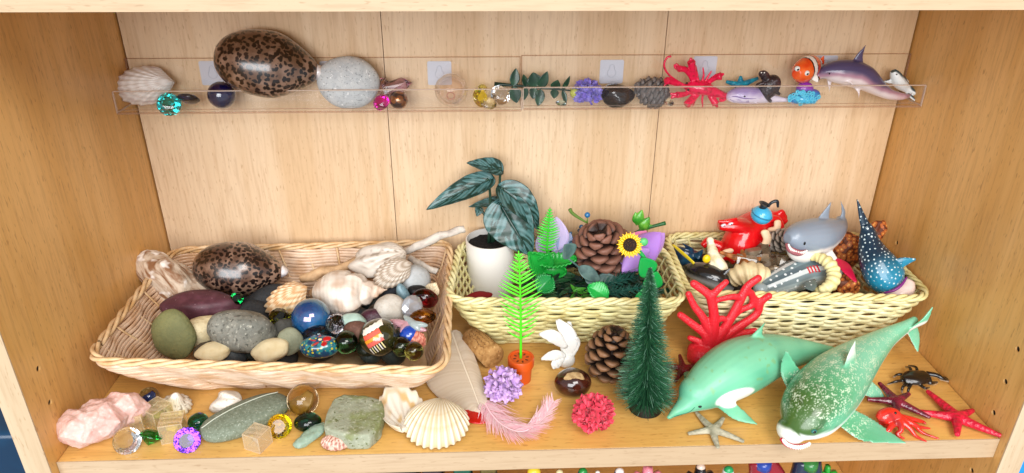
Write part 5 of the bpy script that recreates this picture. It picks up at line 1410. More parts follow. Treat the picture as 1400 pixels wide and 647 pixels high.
# ================================================================ in the middle basket
def potted():
    b = onZ(669, 402, .010); Y = b.y
    ctr = onY(670, 326, Y); s = mpp(ctr); zt = ctr.z; r = 33.5*s
    z0 = .006
    t = T('potted_plant', 'artificial variegated leafy plant in a white pot in the middle basket', 'potted plant', (ctr.x, Y, z0))
    h = zt-z0
    MB().lathe([(0, 0), (r*.86, 0), (r*.93, .003), (r*.96, h*.3), (r, h-.0006), (r*.985, h), (r*.94, h), (r*.93, h-.004), (r*.90, h-.009), (0, h-.009)], 56).build('pot', mat('white_ceramic', '#d9d6d0', .35, coat=.2), t, sharp=50)
    sm = MB(); rng = random.Random(1)
    def f(u, v):
        a = u*2*PI; return Vector((r*.915*v*math.cos(a), r*.915*v*math.sin(a), h-.0065+.0015*nz((math.cos(a)*v*6, math.sin(a)*v*6, 2))))
    sm.grid(f, 40, 12, wrap=True).build('soil', mat('black_soil', '#15110f', .95, bump=(500, 1, 'noise')), t)
    ml = mat('variegated_leaf', None, .36, coat=.15, bump=(220, .1, 'noise'))
    mst = mat('plant_stem', '#1d3a2a', .4)
    q = lambda x, y, dy=0: onY(x, y, Y+dy)
    soil = lambda x, y: onZ(x, y, zt-.006)
    # tip px, base px (leaf joint), stem root px
    for (bx, by, bd, tx, ty_, td, w, rx, ry, nrm, curl, cup) in (
            (684, 233, .004, 638, 223, -.004, 24, 672, 330, (.25, -.75, .9), .05, .28),
            (668, 247, .0, 583, 287, -.020, 30, 668, 331, (.15, -.75, .8), .10, .25),
            (684, 279, -.002, 727, 349, -.020, 62, 674, 330, (-.1, -1, .25), .14, .10),
            (686, 258, .0, 736, 314, -.004, 40, 674, 329, (.35, -.8, .6), .32, .16),
            (690, 276, .014, 641, 283, .020, 17, 672, 328, (.1, -.5, 1), .05, .2),
            (656, 284, .016, 652, 296, .010, 11, 672, 328, (.1, -.9, .3), .05, .1)):
        a, e = q(bx, by, bd), q(tx, ty_, td)
        mb = MB(); dd = e-a; nn = Vector(nrm); nn = (nn-dd.normalized()*nn.dot(dd.normalized())).normalized(); s_ = dd.normalized().cross(nn); L = dd.length; wd = w*mpp(a)
        def lf(u, v, a=a, dd=dd, nn=nn, s_=s_, L=L, wd=wd, curl=curl, cup=cup):
            x = u*2-1
            wv = (math.sin(PI*v**.62)**.72)*(1-.28*v) if 0 < v < 1 else 0
            back = .10*L*abs(x)**1.5*(1-v)**2                     # heart shaped lobes
            return a+dd*v-dd.normalized()*back+s_*wd/2*1.18*x*wv+nn*(curl*L*math.sin(PI*v)*.6+cup*wd*(x*x)*wv-.05*wd*math.exp(-(x/.07)**2)*wv+.012*wd*math.sin(v*30+abs(x)*4)*abs(x))
        def lc(u, v, sd=tx):
            x = abs(u*2-1); g = v*11-x*4.5
            k = nz((g, x*1.6+(3 if u > .5 else 0), sd))+.35*nz((v*26-x*10, x*5, sd+1))
            c = mixc('#557b7c', '#38605e', .5+.5*math.sin(g*5))
            c = mixc(c, '#13332a', sst(-.02, .10, k))
            return mixc(c, '#13332a', sst(.10, .05, x)+sst(.93, 1, x)*.6)
        mb.grid(lf, 41, 90, cfn=lc)
        o = mb.build('leaf', ml, t, world=True, usecol=True, thick=.0006)
        rt = soil(rx, ry)
        m1 = rt.lerp(a, .5)+Vector((.002, -.002, .004))
        MB().tube([rt+Vector((0, 0, -.002)), m1, a, a+dd*.06], [.0017, .0014, .0012, .0008], 8, n=14).build('stem', mst, t, world=True)
potted()
stone('red_pad', 'dark red cloth scrap under the white plant pot', 'cloth', 655, 405, .050, (.013, .006, .004), mat('red_cloth', '#7e1216', .9), (0, 0, .2), 3, .1)
def fern2():
    b = onZ(748, 372, .05); Y = b.y; q = lambda x, y, dy=0: onY(x, y, Y+dy)
    t = T('toy_fern', 'bright green plastic fern with scalloped leafy base in the middle basket', 'toy plant', b)
    fern_leaf('fern_leaf', t, [q(748, 365), q(748, 335), q(750, 310), q(752, 284, .003)], 17, .0125, None, mat('green_plastic2', '#37b92a', .35, coat=.15, sss=.1), (-.05, -1, .25), ang=.35)
    m = mat('green_plastic3', '#1ea03a', .35, coat=.2)
    for (x0, y0, x1, y1, w, n_, cu) in ((735, 358, 789, 356, .017, (0, -.6, 1), -.05), (745, 370, 722, 345, .022, (0, -.9, .5), .1), (745, 368, 775, 372, .016, (0, -.9, .5), -.1), (742, 362, 752, 345, .016, (0, -1, .3), .1)):
        a, e = q(x0, y0, -.002), q(x1, y1, -.012)
        mb = MB(); d = (e-a).normalized(); nn = Vector(n_); nn = (nn-d*nn.dot(d)).normalized(); s_ = d.cross(nn); L = (e-a).length
        def lf(u, v, a=a, d=d, nn=nn, s_=s_, L=L, w=w, cu=cu):
            x = u*2-1; sc = 1+.13*math.cos(v*60)*abs(x)
            return a+d*L*v+s_*w*.5*x*sc*math.sin(PI*min(.97, .12+.86*v))**.6+nn*(cu*L*math.sin(PI*v)+w*.25*x*x)
        mb.grid(lf, 11, 50).build('leaf', m, t, world=True, thick=.0016)
fern2()
pine_cone('pine_cone', 'large brown pine cone lying in the middle basket beside the sunflower', onZ(823, 339, .078), (-.25, -.40, 1), .055, .0222, 66, '#24120c', '#855a4a', .92, scw=.34, t0=.66)  # near-black body colour puts shade into the gaps between scales, tips stay brown
def sunflower():
    c = onZ(861, 335, .106); Y = c.y; q = lambda x, y, dy=0: onY(x, y, Y+dy)
    t = T('toy_sunflower', 'small plastic sunflower on a green stem with round leaves', 'toy flower', q(882, 385))
    R = aim(Vector((-.12, -.9, .45)), (0, 0, 1)); k = mpp(c)
    mb = MB()
    for ring, (n, r0, r1, w) in enumerate(((20, 9, 18, 3.1), (20, 8, 16, 3.0))):
        for i in range(n):
            a = 2*PI*(i+.5*ring)/n; d = Vector((math.cos(a), math.sin(a), 0))
            s_ = Vector((-d.y, d.x, 0))
            A = d*r0*k+Vector((0, 0, .001*ring)); B = d*r1*k+Vector((0, 0, .0014+.001*ring)); Mi_ = (A+B)/2
            mb.fin([R @ (A-s_*w*k*.4)+c, R @ (Mi_-s_*w*k*.55)+c, R @ B+c], [R @ (A+s_*w*k*.4)+c, R @ (Mi_+s_*w*k*.55)+c, R @ (B+s_*.0001)+c], .0014, n=6, sides=8)
    mb.build('petals', mat('sun_yellow', '#f5c311', .35, coat=.15), t, world=True)
    MB().ell(c+R @ Vector((0, 0, .0015)), (9.6*k, 9.6*k, .0032), R).build('disc', mat('sun_disc', '#23140c', .7, spk=[('#6b4420', 900, .35, .2, 'voronoi')], bump=(900, 1, 'voronoi')), t, world=True)
    g = mat('stem_green', '#17a049', .35, coat=.2)
    MB().tube([c+R @ Vector((0, 0, -.002)), q(874, 344, .002), q(884, 360), q(888, 385, .004), q(890, 402, .008)], [.0016, .002, .0022, .0022, .002], 10, n=20).build('stem', g, t, world=True)
    for (x0, y0, x1, y1, w) in ((890, 375, 877, 353, .021), (889, 394, 899, 372, .020), (888, 402, 868, 408, .016)):
        a, e = q(x0, y0), q(x1, y1, -.006)
        mb = MB(); leaf(mb, a, e-a, Vector((.1, -1, .3)), (e-a).length, w, .08, .06, shape=.7); mb.build('leaf', g, t, world=True, thick=.0016)
    MB().ell(q(880, 331), (.0042, .003, .0042)).build('bud', mat('bud_green', '#58b96e', .4), t, world=True)
sunflower()
def tulip():
    b = onZ(862, 368, .064); Y = onZ(861, 335, .106).y+.030; q = lambda x, y, dy=0: onY(x, y, Y+dy)
    t = T('tulip_flower', 'mauve and pink artificial tulip bloom behind the sunflower', 'flower', b)
    for (x0, y0, x1, y1, w, n_, c, dy) in ((846, 374, 902, 320, .034, (-.4, -1, .5), '#a878cc', -.002), (862, 366, 905, 318, .030, (.3, -.9, .6), '#b98ad6', .006), (862, 352, 882, 316, .026, (0, -1, .4), '#e07fae', .010), (868, 350, 897, 321, .020, (-.2, -1, .7), '#e25f96', .004), (850, 372, 885, 340, .022, (0, -1, .2), '#b184d2', -.008)):
        a, e = q(x0, y0, dy), q(x1, y1, dy+.004)
        mb = MB(); leaf(mb, a, e-a, Vector(n_), (e-a).length, w, -.18, -.20, shape=1.15)
        mb.build('petal', mat('tulip_'+c.strip('#'), c, .5, sss=.2, sheen=.2), t, world=True, thick=.0008)
tulip()
def budsprig():
    b = onZ(868, 320, .085); Y = b.y; q = lambda x, y, dy=0: onY(x, y, Y+dy)
    t = T('bud_sprig', 'green sprig with two fat leaf buds at the back right of the middle basket', 'plant', b)
    m = mat('bud_leaf', '#2f8a24', .35, coat=.3, var=('#6fb53a', 90, .42, .62)); g = mat('sprig_green', '#1c5c2c', .4)
    MB().tube([q(868, 318), q(880, 313), q(895, 309), q(910, 305)], [.0012, .0017, .0018, .0022], 8, n=14).build('stem', g, t, world=True)
    for (x0, y0, x1, y1, w) in ((870, 308, 878, 287, .0105), (875, 315, 888, 297, .0115), (880, 313, 893, 308, .006), (869, 306, 869, 290, .007)):
        a, e = q(x0, y0), q(x1, y1)
        d = e-a
        MB().tube([a, a+d*.3, a+d*.65, e], [(.0008, .0008), (w*.5, w*.28), (w*.42, w*.24), (.0004, .0004)], 12, n=14, up=(0, -1, 0)).build('bud', m, t, world=True)
    MB().tube([q(874, 318), q(870, 322), q(864, 326)], .0011, 8).build('twig', g, t, world=True)
budsprig()
def berries():
    b = onZ(795, 325, .08); Y = b.y; q = lambda x, y, dy=0: onY(x, y, Y+dy)
    t = T('berry_sprig', 'sprig of small dark blue berries behind the large pine cone', 'plant', b)
    g = mat('berry_stem', '#5f7d35', .5)
    MB().tube([q(803, 305), q(790, 297), q(782, 291), q(779, 286)], [.001, .0016, .0018, .002], 8, n=14).build('stem', g, t, world=True)
    MB().tube([q(803, 316), q(803, 302), q(803, 295)], .0008, 6).build('twig', g, t, world=True)
    rng = random.Random(4)
    bm_ = mat('berry_blue', '#20506e', .25, coat=.5); dm = mat('berry_dark', '#27303f', .3, coat=.5)
    MB().ell(q(803, 294), .0030).build('berry', mat('berry_bright', '#246a9e', .25, coat=.5), t, world=True)
    for i in range(26):
        x, y = rng.uniform(768, 806), rng.uniform(302, 332)
        if y < 322-.5*(x-768): continue
        MB().ell(q(x, y, rng.uniform(-.004, .008)), rng.uniform(.0017, .0028), sub=2).build('berry', rng.choice([bm_, dm, dm]), t, world=True)
berries()
def lilac():
    b = onZ(765, 345, .065); Y = b.y; q = lambda x, y, dy=0: onY(x, y, Y+dy)
    t = T('petal_flower', 'pale lilac silk petals behind the small green fern', 'flower', b)
    m = mat('silk_lilac', '#c3b2e0', .5, sss=.3, sheen=.3); m2 = mat('silk_blue', '#8fa0c8', .5, sss=.3)
    for (x0, y0, x1, y1, w, mm) in ((757, 345, 762, 296, .030, m), (765, 345, 781, 318, .020, m2), (750, 345, 735, 322, .020, m), (765, 350, 770, 322, .024, m)):
        a, e = q(x0, y0), q(x1, y1, .006); mb = MB(); leaf(mb, a, e-a, Vector((.1, -1, .3)), (e-a).length, w, .1, .12, shape=.9); mb.build('petal', mm, t, world=True, thick=.0005)
lilac()
# dark foliage filling the basket
def foliage(label, px, py, z, n, R, cols, L, Wd, seed, flat=.5, nm='leaf_spray'):
    p = onZ(px, py, z); rng = random.Random(seed); t = T(nm, label, 'plant', p)
    sm = MB()
    mb = {c: MB() for c in cols}
    for i in range(n):
        a = rng.uniform(0, 2*PI); d = Vector((math.cos(a), math.sin(a)*.7-.2, rng.uniform(-.1, .9)*flat)).normalized()
        b = Vector((rng.uniform(-R[0], R[0]), rng.uniform(-R[1], R[1]), rng.uniform(-.006, .004)))
        l = L*rng.uniform(.7, 1.2)
        leaf(mb[rng.choice(cols)], b, d, Vector((rng.uniform(-.4, .4), -.5, 1)), l, Wd*rng.uniform(.8, 1.2), rng.uniform(.1, .4), .12, n=9)
        sm.tube([Vector((b.x*.2, b.y*.2, -.012)), b*.6, b+d*l*.3], .0006, 5)
    for c in cols: mb[c].build('foliage', mat('fol_'+c.strip('#'), c, .45, coat=.1), t, thick=.0005)
    sm.build('twigs', mat('fol_twig', '#20301c', .6), t)
foliage('dark green artificial leaves filling the left of the middle basket', 762, 392, .046, 60, (.026, .022), ['#14352a', '#0f2a1c', '#1d4a2a'], .022, .007, 2)
foliage('deep green artificial leaves filling the right of the middle basket', 842, 390, .044, 70, (.036, .025), ['#123826', '#0e2d28', '#1b4630'], .024, .006, 3)
foliage('dark leaf spray behind the large pine cone and under the tulip', 800, 352, .050, 50, (.05, .02), ['#14352a', '#1c3438'], .022, .009, 4)
def greyleaf():
    b = onZ(806, 372, .06); Y = b.y-.012; q = lambda x, y, dy=0: onY(x, y, Y+dy)
    t = T('eucalyptus_sprig', 'grey-green flat leaves lying under the large pine cone', 'plant', b)
    m = mat('grey_leaf', '#54716c', .45, var=('#3f5a58', 120, .4, .6))
    for (x0, y0, x1, y1, w) in ((790, 365, 822, 384, .015), (812, 388, 847, 381, .018), (782, 350, 772, 335, .020), (800, 378, 815, 386, .012)):
        a, e = q(x0, y0), q(x1, y1, -.004); mb = MB(); leaf(mb, a, e-a, Vector((.1, -.8, .6)), (e-a).length, w, .08, .10, shape=.9); mb.build('leaf', m, t, world=True, thick=.0006)
    MB().tube([q(775, 352), q(792, 366), q(812, 386)], .001, 6, n=10).build('stem', m, t, world=True)
greyleaf()
def firsprig():
    b = onZ(850, 395, .058); q = lambda x, y, z=.06: onZ(x, y, z)
    t = T('fir_sprig', 'dark blue-green fir sprig lying along the front rim of the middle basket', 'plant', b)
    mb = MB(); rng = random.Random(7)
    for (A, B) in (((822, 392), (884, 374)), ((828, 402), (882, 392)), ((838, 386), (880, 362))):
        a, e = q(*A), q(*B); mb.tube([a, e], .0009, 6); d = (e-a).normalized()
        for i in range(90):
            f = rng.random(); p = a.lerp(e, f); an = rng.uniform(0, 2*PI)
            s_ = d.orthogonal().normalized(); s_ = Matrix.Rotation(an, 3, d) @ s_
            mb.tube([p, p+(d*.9+s_).normalized()*.010*(1.1-.5*f)], [.00055, .0002], 4)
    mb.build('needles', mat('fir_needles', '#155044', .5), t, world=True)
firsprig()
def serr(label, x0, y0, x1, y1, w, c, z=.062):
    a, e = onZ(x0, y0, z), onZ(x1, y1, z+.010); d = (e-a).normalized(); nn = Vector((0, -.7, .7)); nn = (nn-d*nn.dot(d)).normalized(); s_ = d.cross(nn); L = (e-a).length
    def lf(u, v):
        x = u*2-1; sc = 1+.16*(((v*9) % 1)-.5)*abs(x)*2
        return a+d*L*(v+.12*abs(x)*(1-v))+s_*w*.5*x*sc*math.sin(PI*min(.985, .1+.89*v))**.7+nn*(.10*L*math.sin(PI*v)+w*.2*abs(x))
    o = MB().grid(lf, 13, 60).build('leaf', mat('serr_'+c.strip('#'), c, .35, coat=.2), None, loc=a, world=True, thick=.0012)
    tag(o, label, 'leaf')
serr('bright green serrated plastic leaf at the front rim in the middle of the basket', 832, 408, 803, 392, .018, '#1da043')
serr('green plastic leaf peeking out between lime fern and middle basket rim', 735, 400, 754, 380, .020, '#17853f')
foliage('bright green spiky leaf tuft low at the front rim of the middle basket', 796, 402, .052, 16, (.010, .006), ['#3f8f2a'], .016, .004, 8)
# ================================================================ in the right basket
def octobig():
    b = onZ(1022, 345, .06); Y = b.y+.01; q = lambda x, y, dy=0: onY(x, y, Y+dy)
    t = T('octopus_toy', 'large bright red toy octopus with cream suckers at the back of the right basket', 'toy octopus', b)
    mb = MB()
    mb.tube([q(1060, 300, .016), q(1040, 304, .012), q(1022, 314, .004), q(1012, 330, -.002), q(1012, 342, -.002)], [.009, .0145, .0165, .0185, .021], 20, n=24)
    mb.ell(q(1048, 302, .014), (.020, .015, .012), (0, .1, 0))
    mb.tube([q(982, 309, -.005), q(994, 308, -.005), q(1010, 308, -.004), q(1024, 312, 0)], [(.006, .0040), (.009, .0062), (.011, .0075), (.012, .010)], 12, n=12)
    mb.tube([q(981, 303, -.008), q(994, 303, -.010), q(1008, 299, -.008)], [.0018, .0024, .0018], 8, n=8)
    for pts, r in (([(1000, 340, -.006), (990, 350, -.014), (982, 348, -.016), (980, 340, -.012)], .0062), ([(985, 338, 0), (975, 334, .002), (968, 330, .004), (960, 337, .002)], .0060), ([(1030, 335, -.008), (1042, 342, -.010), (1048, 328, -.012), (1044, 316, -.010)], .0062),
                   ([(1045, 312, .006), (1055, 318, .002), (1066, 312, -.002), (1062, 300, .002), (1052, 300, .0)], .0058), ([(1050, 300, .012), (1062, 294, .010), (1070, 300, .008), (1076, 304, .006)], .0045), ([(1058, 302, .008), (1068, 290, .010), (1072, 296, .010), (1076, 296, .010)], .0035), ([(1000, 345, -.010), (1004, 356, -.018), (1016, 354, -.02)], .006)):
        P = [q(*p) for p in pts]; mb.tube(P, [r*(1.1-.5*i/(len(P)-1)) for i in range(len(P))], 12, n=20)
    mb.build('body', mat('octo_gloss', '#cf1016', .25, coat=.4, bump=(120, .1, 'noise')), t, world=True, remesh=.0011, relax=4)
    sk = mat('sucker_cream', '#e6c6a2', .45)
    for pts, r in (([(1042, 340, -.018), (1049, 328, -.019), (1046, 318, -.017)], .0048), ([(986, 350, -.021), (992, 345, -.022), (998, 343, -.021)], .0042), ([(1054, 314, -.005), (1062, 312, -.008), (1063, 304, -.006)], .0040)):
        P = cr([tuple(q(*p)) for p in pts], 9); m2 = MB()
        for p in P: m2.ell(Vector(p), (r, r*.55, r*.7), None, 2)
        m2.build('suckers', sk, t, world=True, remesh=.0008, relax=1)
    for (x, y) in ((989, 308), (999, 306)):
        e = q(x, y, -.0125); o = MB().ell(e, (.0027, .0018, .0014), (0, -.35, 0), 3).build('eye', mat('eye_pale', '#cfd6e2', .2, coat=.5), t, world=True)
        p = MB().ell(e+Vector((.0004, -.0014, -.0002)), .0008, sub=2).build('pupil', M_eye, t, world=True); p.parent = o
octobig()
def jug():
    c = onZ(1041, 294, .112); k = mpp(c)
    t = T('toy_jug', 'tiny round light blue toy jug with black neck and handle on the red octopus', 'toy jug', c, (.15, .25, 0))
    r = 14.5*k
    MB().ell((0, 0, 0), (r, r, r*.88)).build('body', mat('jug_blue', '#3fa6cf', .25, coat=.5), t)
    MB().tube([(r*1.0*math.cos(a), r*1.0*math.sin(a), r*.12) for a in np.linspace(0, 2*PI, 40)[:-1]], .0006, 6, closed=True).build('band', mat('jug_band', '#27708f', .3), t)
    bk = mat('jug_black', '#16202a', .3, coat=.3)
    MB().lathe([(r*.34, r*.72), (r*.32, r*1.0), (r*.55, r*1.2), (r*.5, r*1.22), (r*.28, r*1.05), (0, r*1.05)], 28, Matrix.Translation((-r*.25, 0, 0))).build('neck', bk, t)
    MB().tube([(r*.15, 0, r*1.05), (r*.35, 0, r*1.55), (r*.75, 0, r*1.75), (r*1.1, 0, r*1.2)], [.0014, .0016, .0017, .0011], 10, n=20).build('handle', bk, t)
jug()
def bluefish():
    b = onZ(938, 352, .06); q = lambda x, y, z=.062: onZ(x, y, z)
    t = T('fish_toy', 'navy blue toy fish with yellow fin at the left of the right basket', 'toy fish', b)
    mb = MB().tube([q(921, 345, .06), q(932, 352, .058), q(948, 358, .05), q(962, 364, .045)], [(.004, .008), (.0085, .013), (.009, .014), (.006, .010)], 16, n=18)
    mb.fin([q(938, 345), q(936, 338, .072), q(932, 332, .078)], [q(950, 345), q(948, 340, .07), q(934, 333, .078)], .004)
    mb.fin([q(945, 348), q(955, 343, .07), q(960, 340, .074)], [q(955, 356), q(960, 350, .066), q(962, 342, .073)], .004)
    mb.build('body', mat('fish_navy', '#0d2740', .3, coat=.4, var=('#174a66', 60, .45, .65)), t, world=True, remesh=.001)
    mb = MB(); mb.fin([q(919, 335, .074), q(930, 346, .072), q(948, 362, .068)], [q(921, 334, .076), q(936, 346, .076), q(950, 359, .071)], .003)
    mb.build('yellow_fin', mat('fin_yellow', '#dcc520', .35, coat=.3), t, world=True)
bluefish()
def seahorse():
    q = lambda x, y, z=.07: onZ(x, y, z)
    t = T('seahorse_toy', 'cream bony toy with yellow patch standing left of the red octopus', 'toy', q(976, 365, .05))
    mb = MB().tube([q(971, 328, .086), q(973, 340, .080), q(977, 353, .074), q(985, 366, .066), q(990, 374, .06)], [.0030, .0048, .0062, .0072, .005], 14, n=22)
    mb.ell(q(971, 329, .087), .0038)
    for i, (x, y, z) in enumerate(((968, 345, .078), (980, 343, .078), (970, 360, .07), (990, 360, .068), (977, 372, .062))): mb.tube([q(977, y, z), q(x, y+2, z)], [.004, .0018], 8, n=5)
    mb.build('body', mat('bone_cream', '#e2dabf', .5, var=('#c8b98e', 120, .45, .7), bump=(260, .6, 'voronoi')), t, world=True, remesh=.0009, relax=2)
    MB().ell(q(966, 354, .077), (.0040, .003, .0045)).build('yellow_patch', mat('patch_yellow', '#e3c414', .35), t, world=True)
seahorse()
def darkdolphin():
    q = lambda x, y, z=.06: onZ(x, y, z)
    t = T('dolphin_toy', 'dark grey toy dolphin with pale belly at the front left of the right basket', 'toy dolphin', q(970, 380, .05))
    mb = MB().tube([q(936, 366, .058), q(950, 370, .060), q(968, 376, .060), q(986, 386, .055), q(1000, 394, .048)], [(.005, .004), (.010, .009), (.0125, .011), (.010, .010), (.005, .005)], 18, n=26, up=(0, 0, 1))
    mb.fin([q(980, 370, .066), q(992, 368, .070), q(998, 366, .072)], [q(990, 378, .064), q(997, 372, .068), q(999, 367, .072)], .003)
    mb.build('body', mat('orca_paint', None, .2, coat=.6), t, world=True, remesh=.001, relax=4, col=lambda p, n: mixc('#17181b', '#aeb0b2', sst(.3, -.45, n.z+.5*n.y+.35)*.9))
darkdolphin()
starfish('starfish', 'rough brown-orange starfish lying across the right basket heap', onZ(1018, 357, .072), .0215, .0048, .0042, .3, lambda p, n: mixc('#a8642a', '#6a3c18', .5+nz(p*260)), tilt=(.35, .15, 0), m=mat('star_brown', None, .6, bump=(420, .9, 'voronoi')), lens=[1.2, .7, 1.2, 1.0, .8])
def ribbed(name, label, pts, r, c, c2, nr, m, cat='shell', flat=1.0):
    P = [onZ(*p) for p in pts]; n = nr*6; A = cr([tuple(p) for p in P], n)
    R = cr([[x] for x in r], n)[:, 0]
    o = MB().tube([Vector(a) for a in A], [(R[i]*(1+.10*math.sin(i*PI/3)), R[i]*flat*(1+.10*math.sin(i*PI/3))) for i in range(n)], 16).build(name, m, None, loc=P[0], world=True)
    tag(o, label, cat)
ribbed('ribbed_shell', 'cream spiral shell with deep ribs in the middle of the right basket front', [(1000, 384, .056), (1012, 376, .064), (1028, 374, .066), (1044, 380, .06), (1052, 390, .052)], [.007, .0105, .0115, .0095, .006], '', '', 9, mat('cream_ribbed', '#d6c49a', .5, var=('#b7a077', 90, .4, .7)))
# smoky crystal rock
def crystals():
    b = onZ(1052, 352, .055); t = T('crystal_cluster', 'smoky brown translucent crystal cluster behind the spotted grey toy', 'crystal', b); rng = random.Random(12)
    for i in range(13):
        x, y = rng.uniform(1020, 1085), rng.uniform(338, 372)
        p = onZ(x, y, .058+.012*rng.random()); d = Vector((rng.uniform(-1, 1), rng.uniform(-.6, .1), rng.uniform(-.1, .5))).normalized()
        L, r = rng.uniform(.018, .034), rng.uniform(.004, .008)
        M = Matrix.Translation(p) @ aim(d)
        pts = [(r*math.cos(k*PI/3), r*math.sin(k*PI/3), z*L/2) for k in range(6) for z in (-1, .6)]+[(0, 0, L*.62)]
        MB().hull(pts, M).build('crystal', mat(('smoky_a', 'smoky_b', 'smoky_c')[i % 3], ('#6b5844', '#8f7d66', '#574636')[i % 3], .15, trans=.35, coat=.5, var=('#b7aa96', 60, .5, .75)), t, world=True, smooth=False)
crystals()
pine_cone('pine_cone', 'small grey weathered cone between red octopus and grey shark', onZ(1068, 328, .075), (.3, -.6, .5), .026, .0095, 46, '#4a4038', '#a89a8c', .8, scw=.4)
def greyshark():
    q = lambda x, y, z: onZ(x, y, z)
    t = T('shark_toy', 'grey toy shark with open toothed white jaw rising from the right basket', 'toy shark', q(1115, 335, .07))
    Y0 = onZ(1112, 335, .085).y; q = lambda x, y, dy=0: onY(x, y, Y0+dy)
    mb = MB().tube([q(1076, 326, -.018), q(1084, 325, -.015), q(1096, 325, -.008), q(1114, 324, .0), q(1132, 318, .012), (q(1146, 310, .022)), q(1151, 298, .03)], [.0055, .0115, .0165, .0190, .0155, .0095, .0045], 22, n=36)
    mb.tube([q(1080, 338, -.019), q(1088, 345, -.017), q(1100, 346, -.010), q(1112, 338, -.002)], [.0045, .0078, .0098, .009], 16, n=14)
    mb.fin([q(1110, 308, .002), q(1123, 292, .006), q(1137, 275, .009)], [q(1134, 308, .010), q(1134, 292, .010), q(1137, 276, .009)], .004)
    mb.fin([q(1143, 308, .022), q(1150, 292, .026), q(1149, 274, .028)], [q(1152, 306, .026), q(1156, 290, .028), q(1150, 275, .028)], .0035)
    mb.fin([q(1118, 345, -.008), q(1134, 360, -.014), q(1156, 384, -.018)], [q(1136, 338, -.004), q(1148, 358, -.010), q(1157, 382, -.018)], .004)
    def cf(p, n):
        z = p.z-q(1090, 338, -.01).z
        k = sst(.004, -.001, z+.05*(p.x-q(1100, 338).x)*-1+.001*nz(p*150))
        return mixc(mixc('#84909f', '#6d7886', sst(.2, 1, n.z)*.3), '#e6e2dc', k)
    mb.build('body', mat('greyshark_paint', None, .35, coat=.2), t, world=True, remesh=.001, relax=4, col=cf)
    arc = [q(1075, 333, -.0225), q(1080, 341, -.0265), (q(1092, 346, -.0265)), q(1103, 343, -.0225)]
    MB().tube(arc, [(.0012, .0012), (.0030, .0030), (.0032, .0032), (.0012, .0012)], 10, n=24).build('mouth', mat('mouth_pink', '#9c5a62', .4), t, world=True)
    A = cr([tuple(a) for a in arc], 30); tb = MB()
    for i in range(3, 28, 2):
        a = Vector(A[i])+Vector((0, -.0028, .0018))
        tb.add([a+Vector((-.001, 0, .0006)), a+Vector((.001, 0, .0006)), a+Vector((0, .0012, .0008)), a+Vector((0, -.0004, -.0026))], [(0, 1, 2), (0, 1, 3), (1, 2, 3), (2, 0, 3)])
    tb.build('teeth', mat('tooth_white', '#f3efe6', .3), t, world=True, smooth=False)
    MB().ell(q(1100, 333, -.0248), (.0012, .001, .0019), None, 2).build('eye', M_eye, t, world=True)
greyshark()
def spotted():
    q = lambda x, y, z: onZ(x, y, z)
    t = T('shark_toy', 'grey striped toy with white dots, red gill bars and spotted fin at the front rim', 'toy shark', q(1085, 385, .05))
    mb = MB().tube([q(1036, 398, .052), q(1050, 392, .056), q(1072, 383, .058), q(1096, 374, .060), q(1116, 372, .060), q(1126, 376, .056)], [(.007, .006), (.011, .010), (.0155, .014), (.0175, .016), (.0165, .015), (.009, .009)], 20, n=40, up=(0, 0, 1))
    sp = cr([tuple(q(1036, 398, .052)), tuple(q(1072, 383, .058)), tuple(q(1096, 374, .060)), tuple(q(1126, 376, .056))], 20)
    ax = (q(1116, 372, .06)-q(1050, 392, .056)).normalized(); o = q(1050, 392, .056); sd = Vector((-ax.y, ax.x, 0)).normalized()
    rng = random.Random(3)
    dots = []
    def cf(p, n):
        d = p-o; u = d.dot(ax); v = math.atan2(n.dot(sd), n.z)
        c = mixc('#6d7f84', '#4a5b62', .5+.5*math.sin(v*9)); c = mixc(c, '#aebcbc', sst(-.8, -1.9, v))
        c = mixc(c, '#c9d0d0', .85*sst(.75, .95, math.sin(v*7+.6)))
        for dp, r in dots:
            if (p-dp).length_squared < r*r: return lin('#dfe6e6')
        for k in range(4):
            if abs(u-.040-.0034*k) < .0010 and -1.05 < v < -.45: return lin('#b3232e')
        return c
    mb.build('body', mat('spot_paint', None, .3, coat=.4), t, world=True, remesh=.0006, relax=4, col=cf)
    bo = [c for c in t.children if c.name.startswith('body')][0]
    dots = [(p, rng.uniform(.0008, .0014)) for p in scatter(bo, 46, .0058, (-.1, -1, .8), 5, lambda p: not .036 < (p-o).dot(ax) < .054)]
    recolor(bo, cf)
    f = MB(); f.fin([q(1098, 388, .066), q(1100, 394, .066), q(1110, 398, .066)], [q(1116, 382, .068), q(1117, 390, .068), q(1114, 397, .066)], .003)
    rng2 = random.Random(5)
    f.build('spotted_fin', mat('fin_spotted', '#5d6c6a', .4, spk=[('#dfe6e6', 260, .30, .24, 'voronoi')]), t, world=True)
    MB().ell(q(1040, 396, .058), (.0075, .0065, .0062)).build('head_patch', mat('spot_head', '#93a3a8', .3, coat=.4), t, world=True)
spotted()
ribbed('ribbed_ring', 'cream ribbed curved toy worm hanging under the jaw of the grey shark', [(1108, 352, .080), (1122, 353, .082), (1134, 361, .080), (1140, 374, .074), (1137, 388, .068), (1126, 396, .063), (1116, 400, .058)], [.003, .005, .006, .0062, .006, .0052, .004], '', '', 12, mat('cream_worm', '#e6dfa8', .5, var=('#cdbf80', 90, .4, .7)), 'toy')
def honeycomb(label, px, py, z, r, seed, rot):
    p = onZ(px, py, z)
    o = MB().blob(r, seed, .14, 1.6, 5).build('coral_piece', mat('orange_coral', '#b4602a', .6, spk=[('#e0a052', 230, .30, .16, 'voronoi'), ('#5f2a10', 230, .52, .62, 'voronoi')], bump=(230, 1, 'voronoi')), None, loc=p, rot=rot)
    tag(o, label, 'coral')
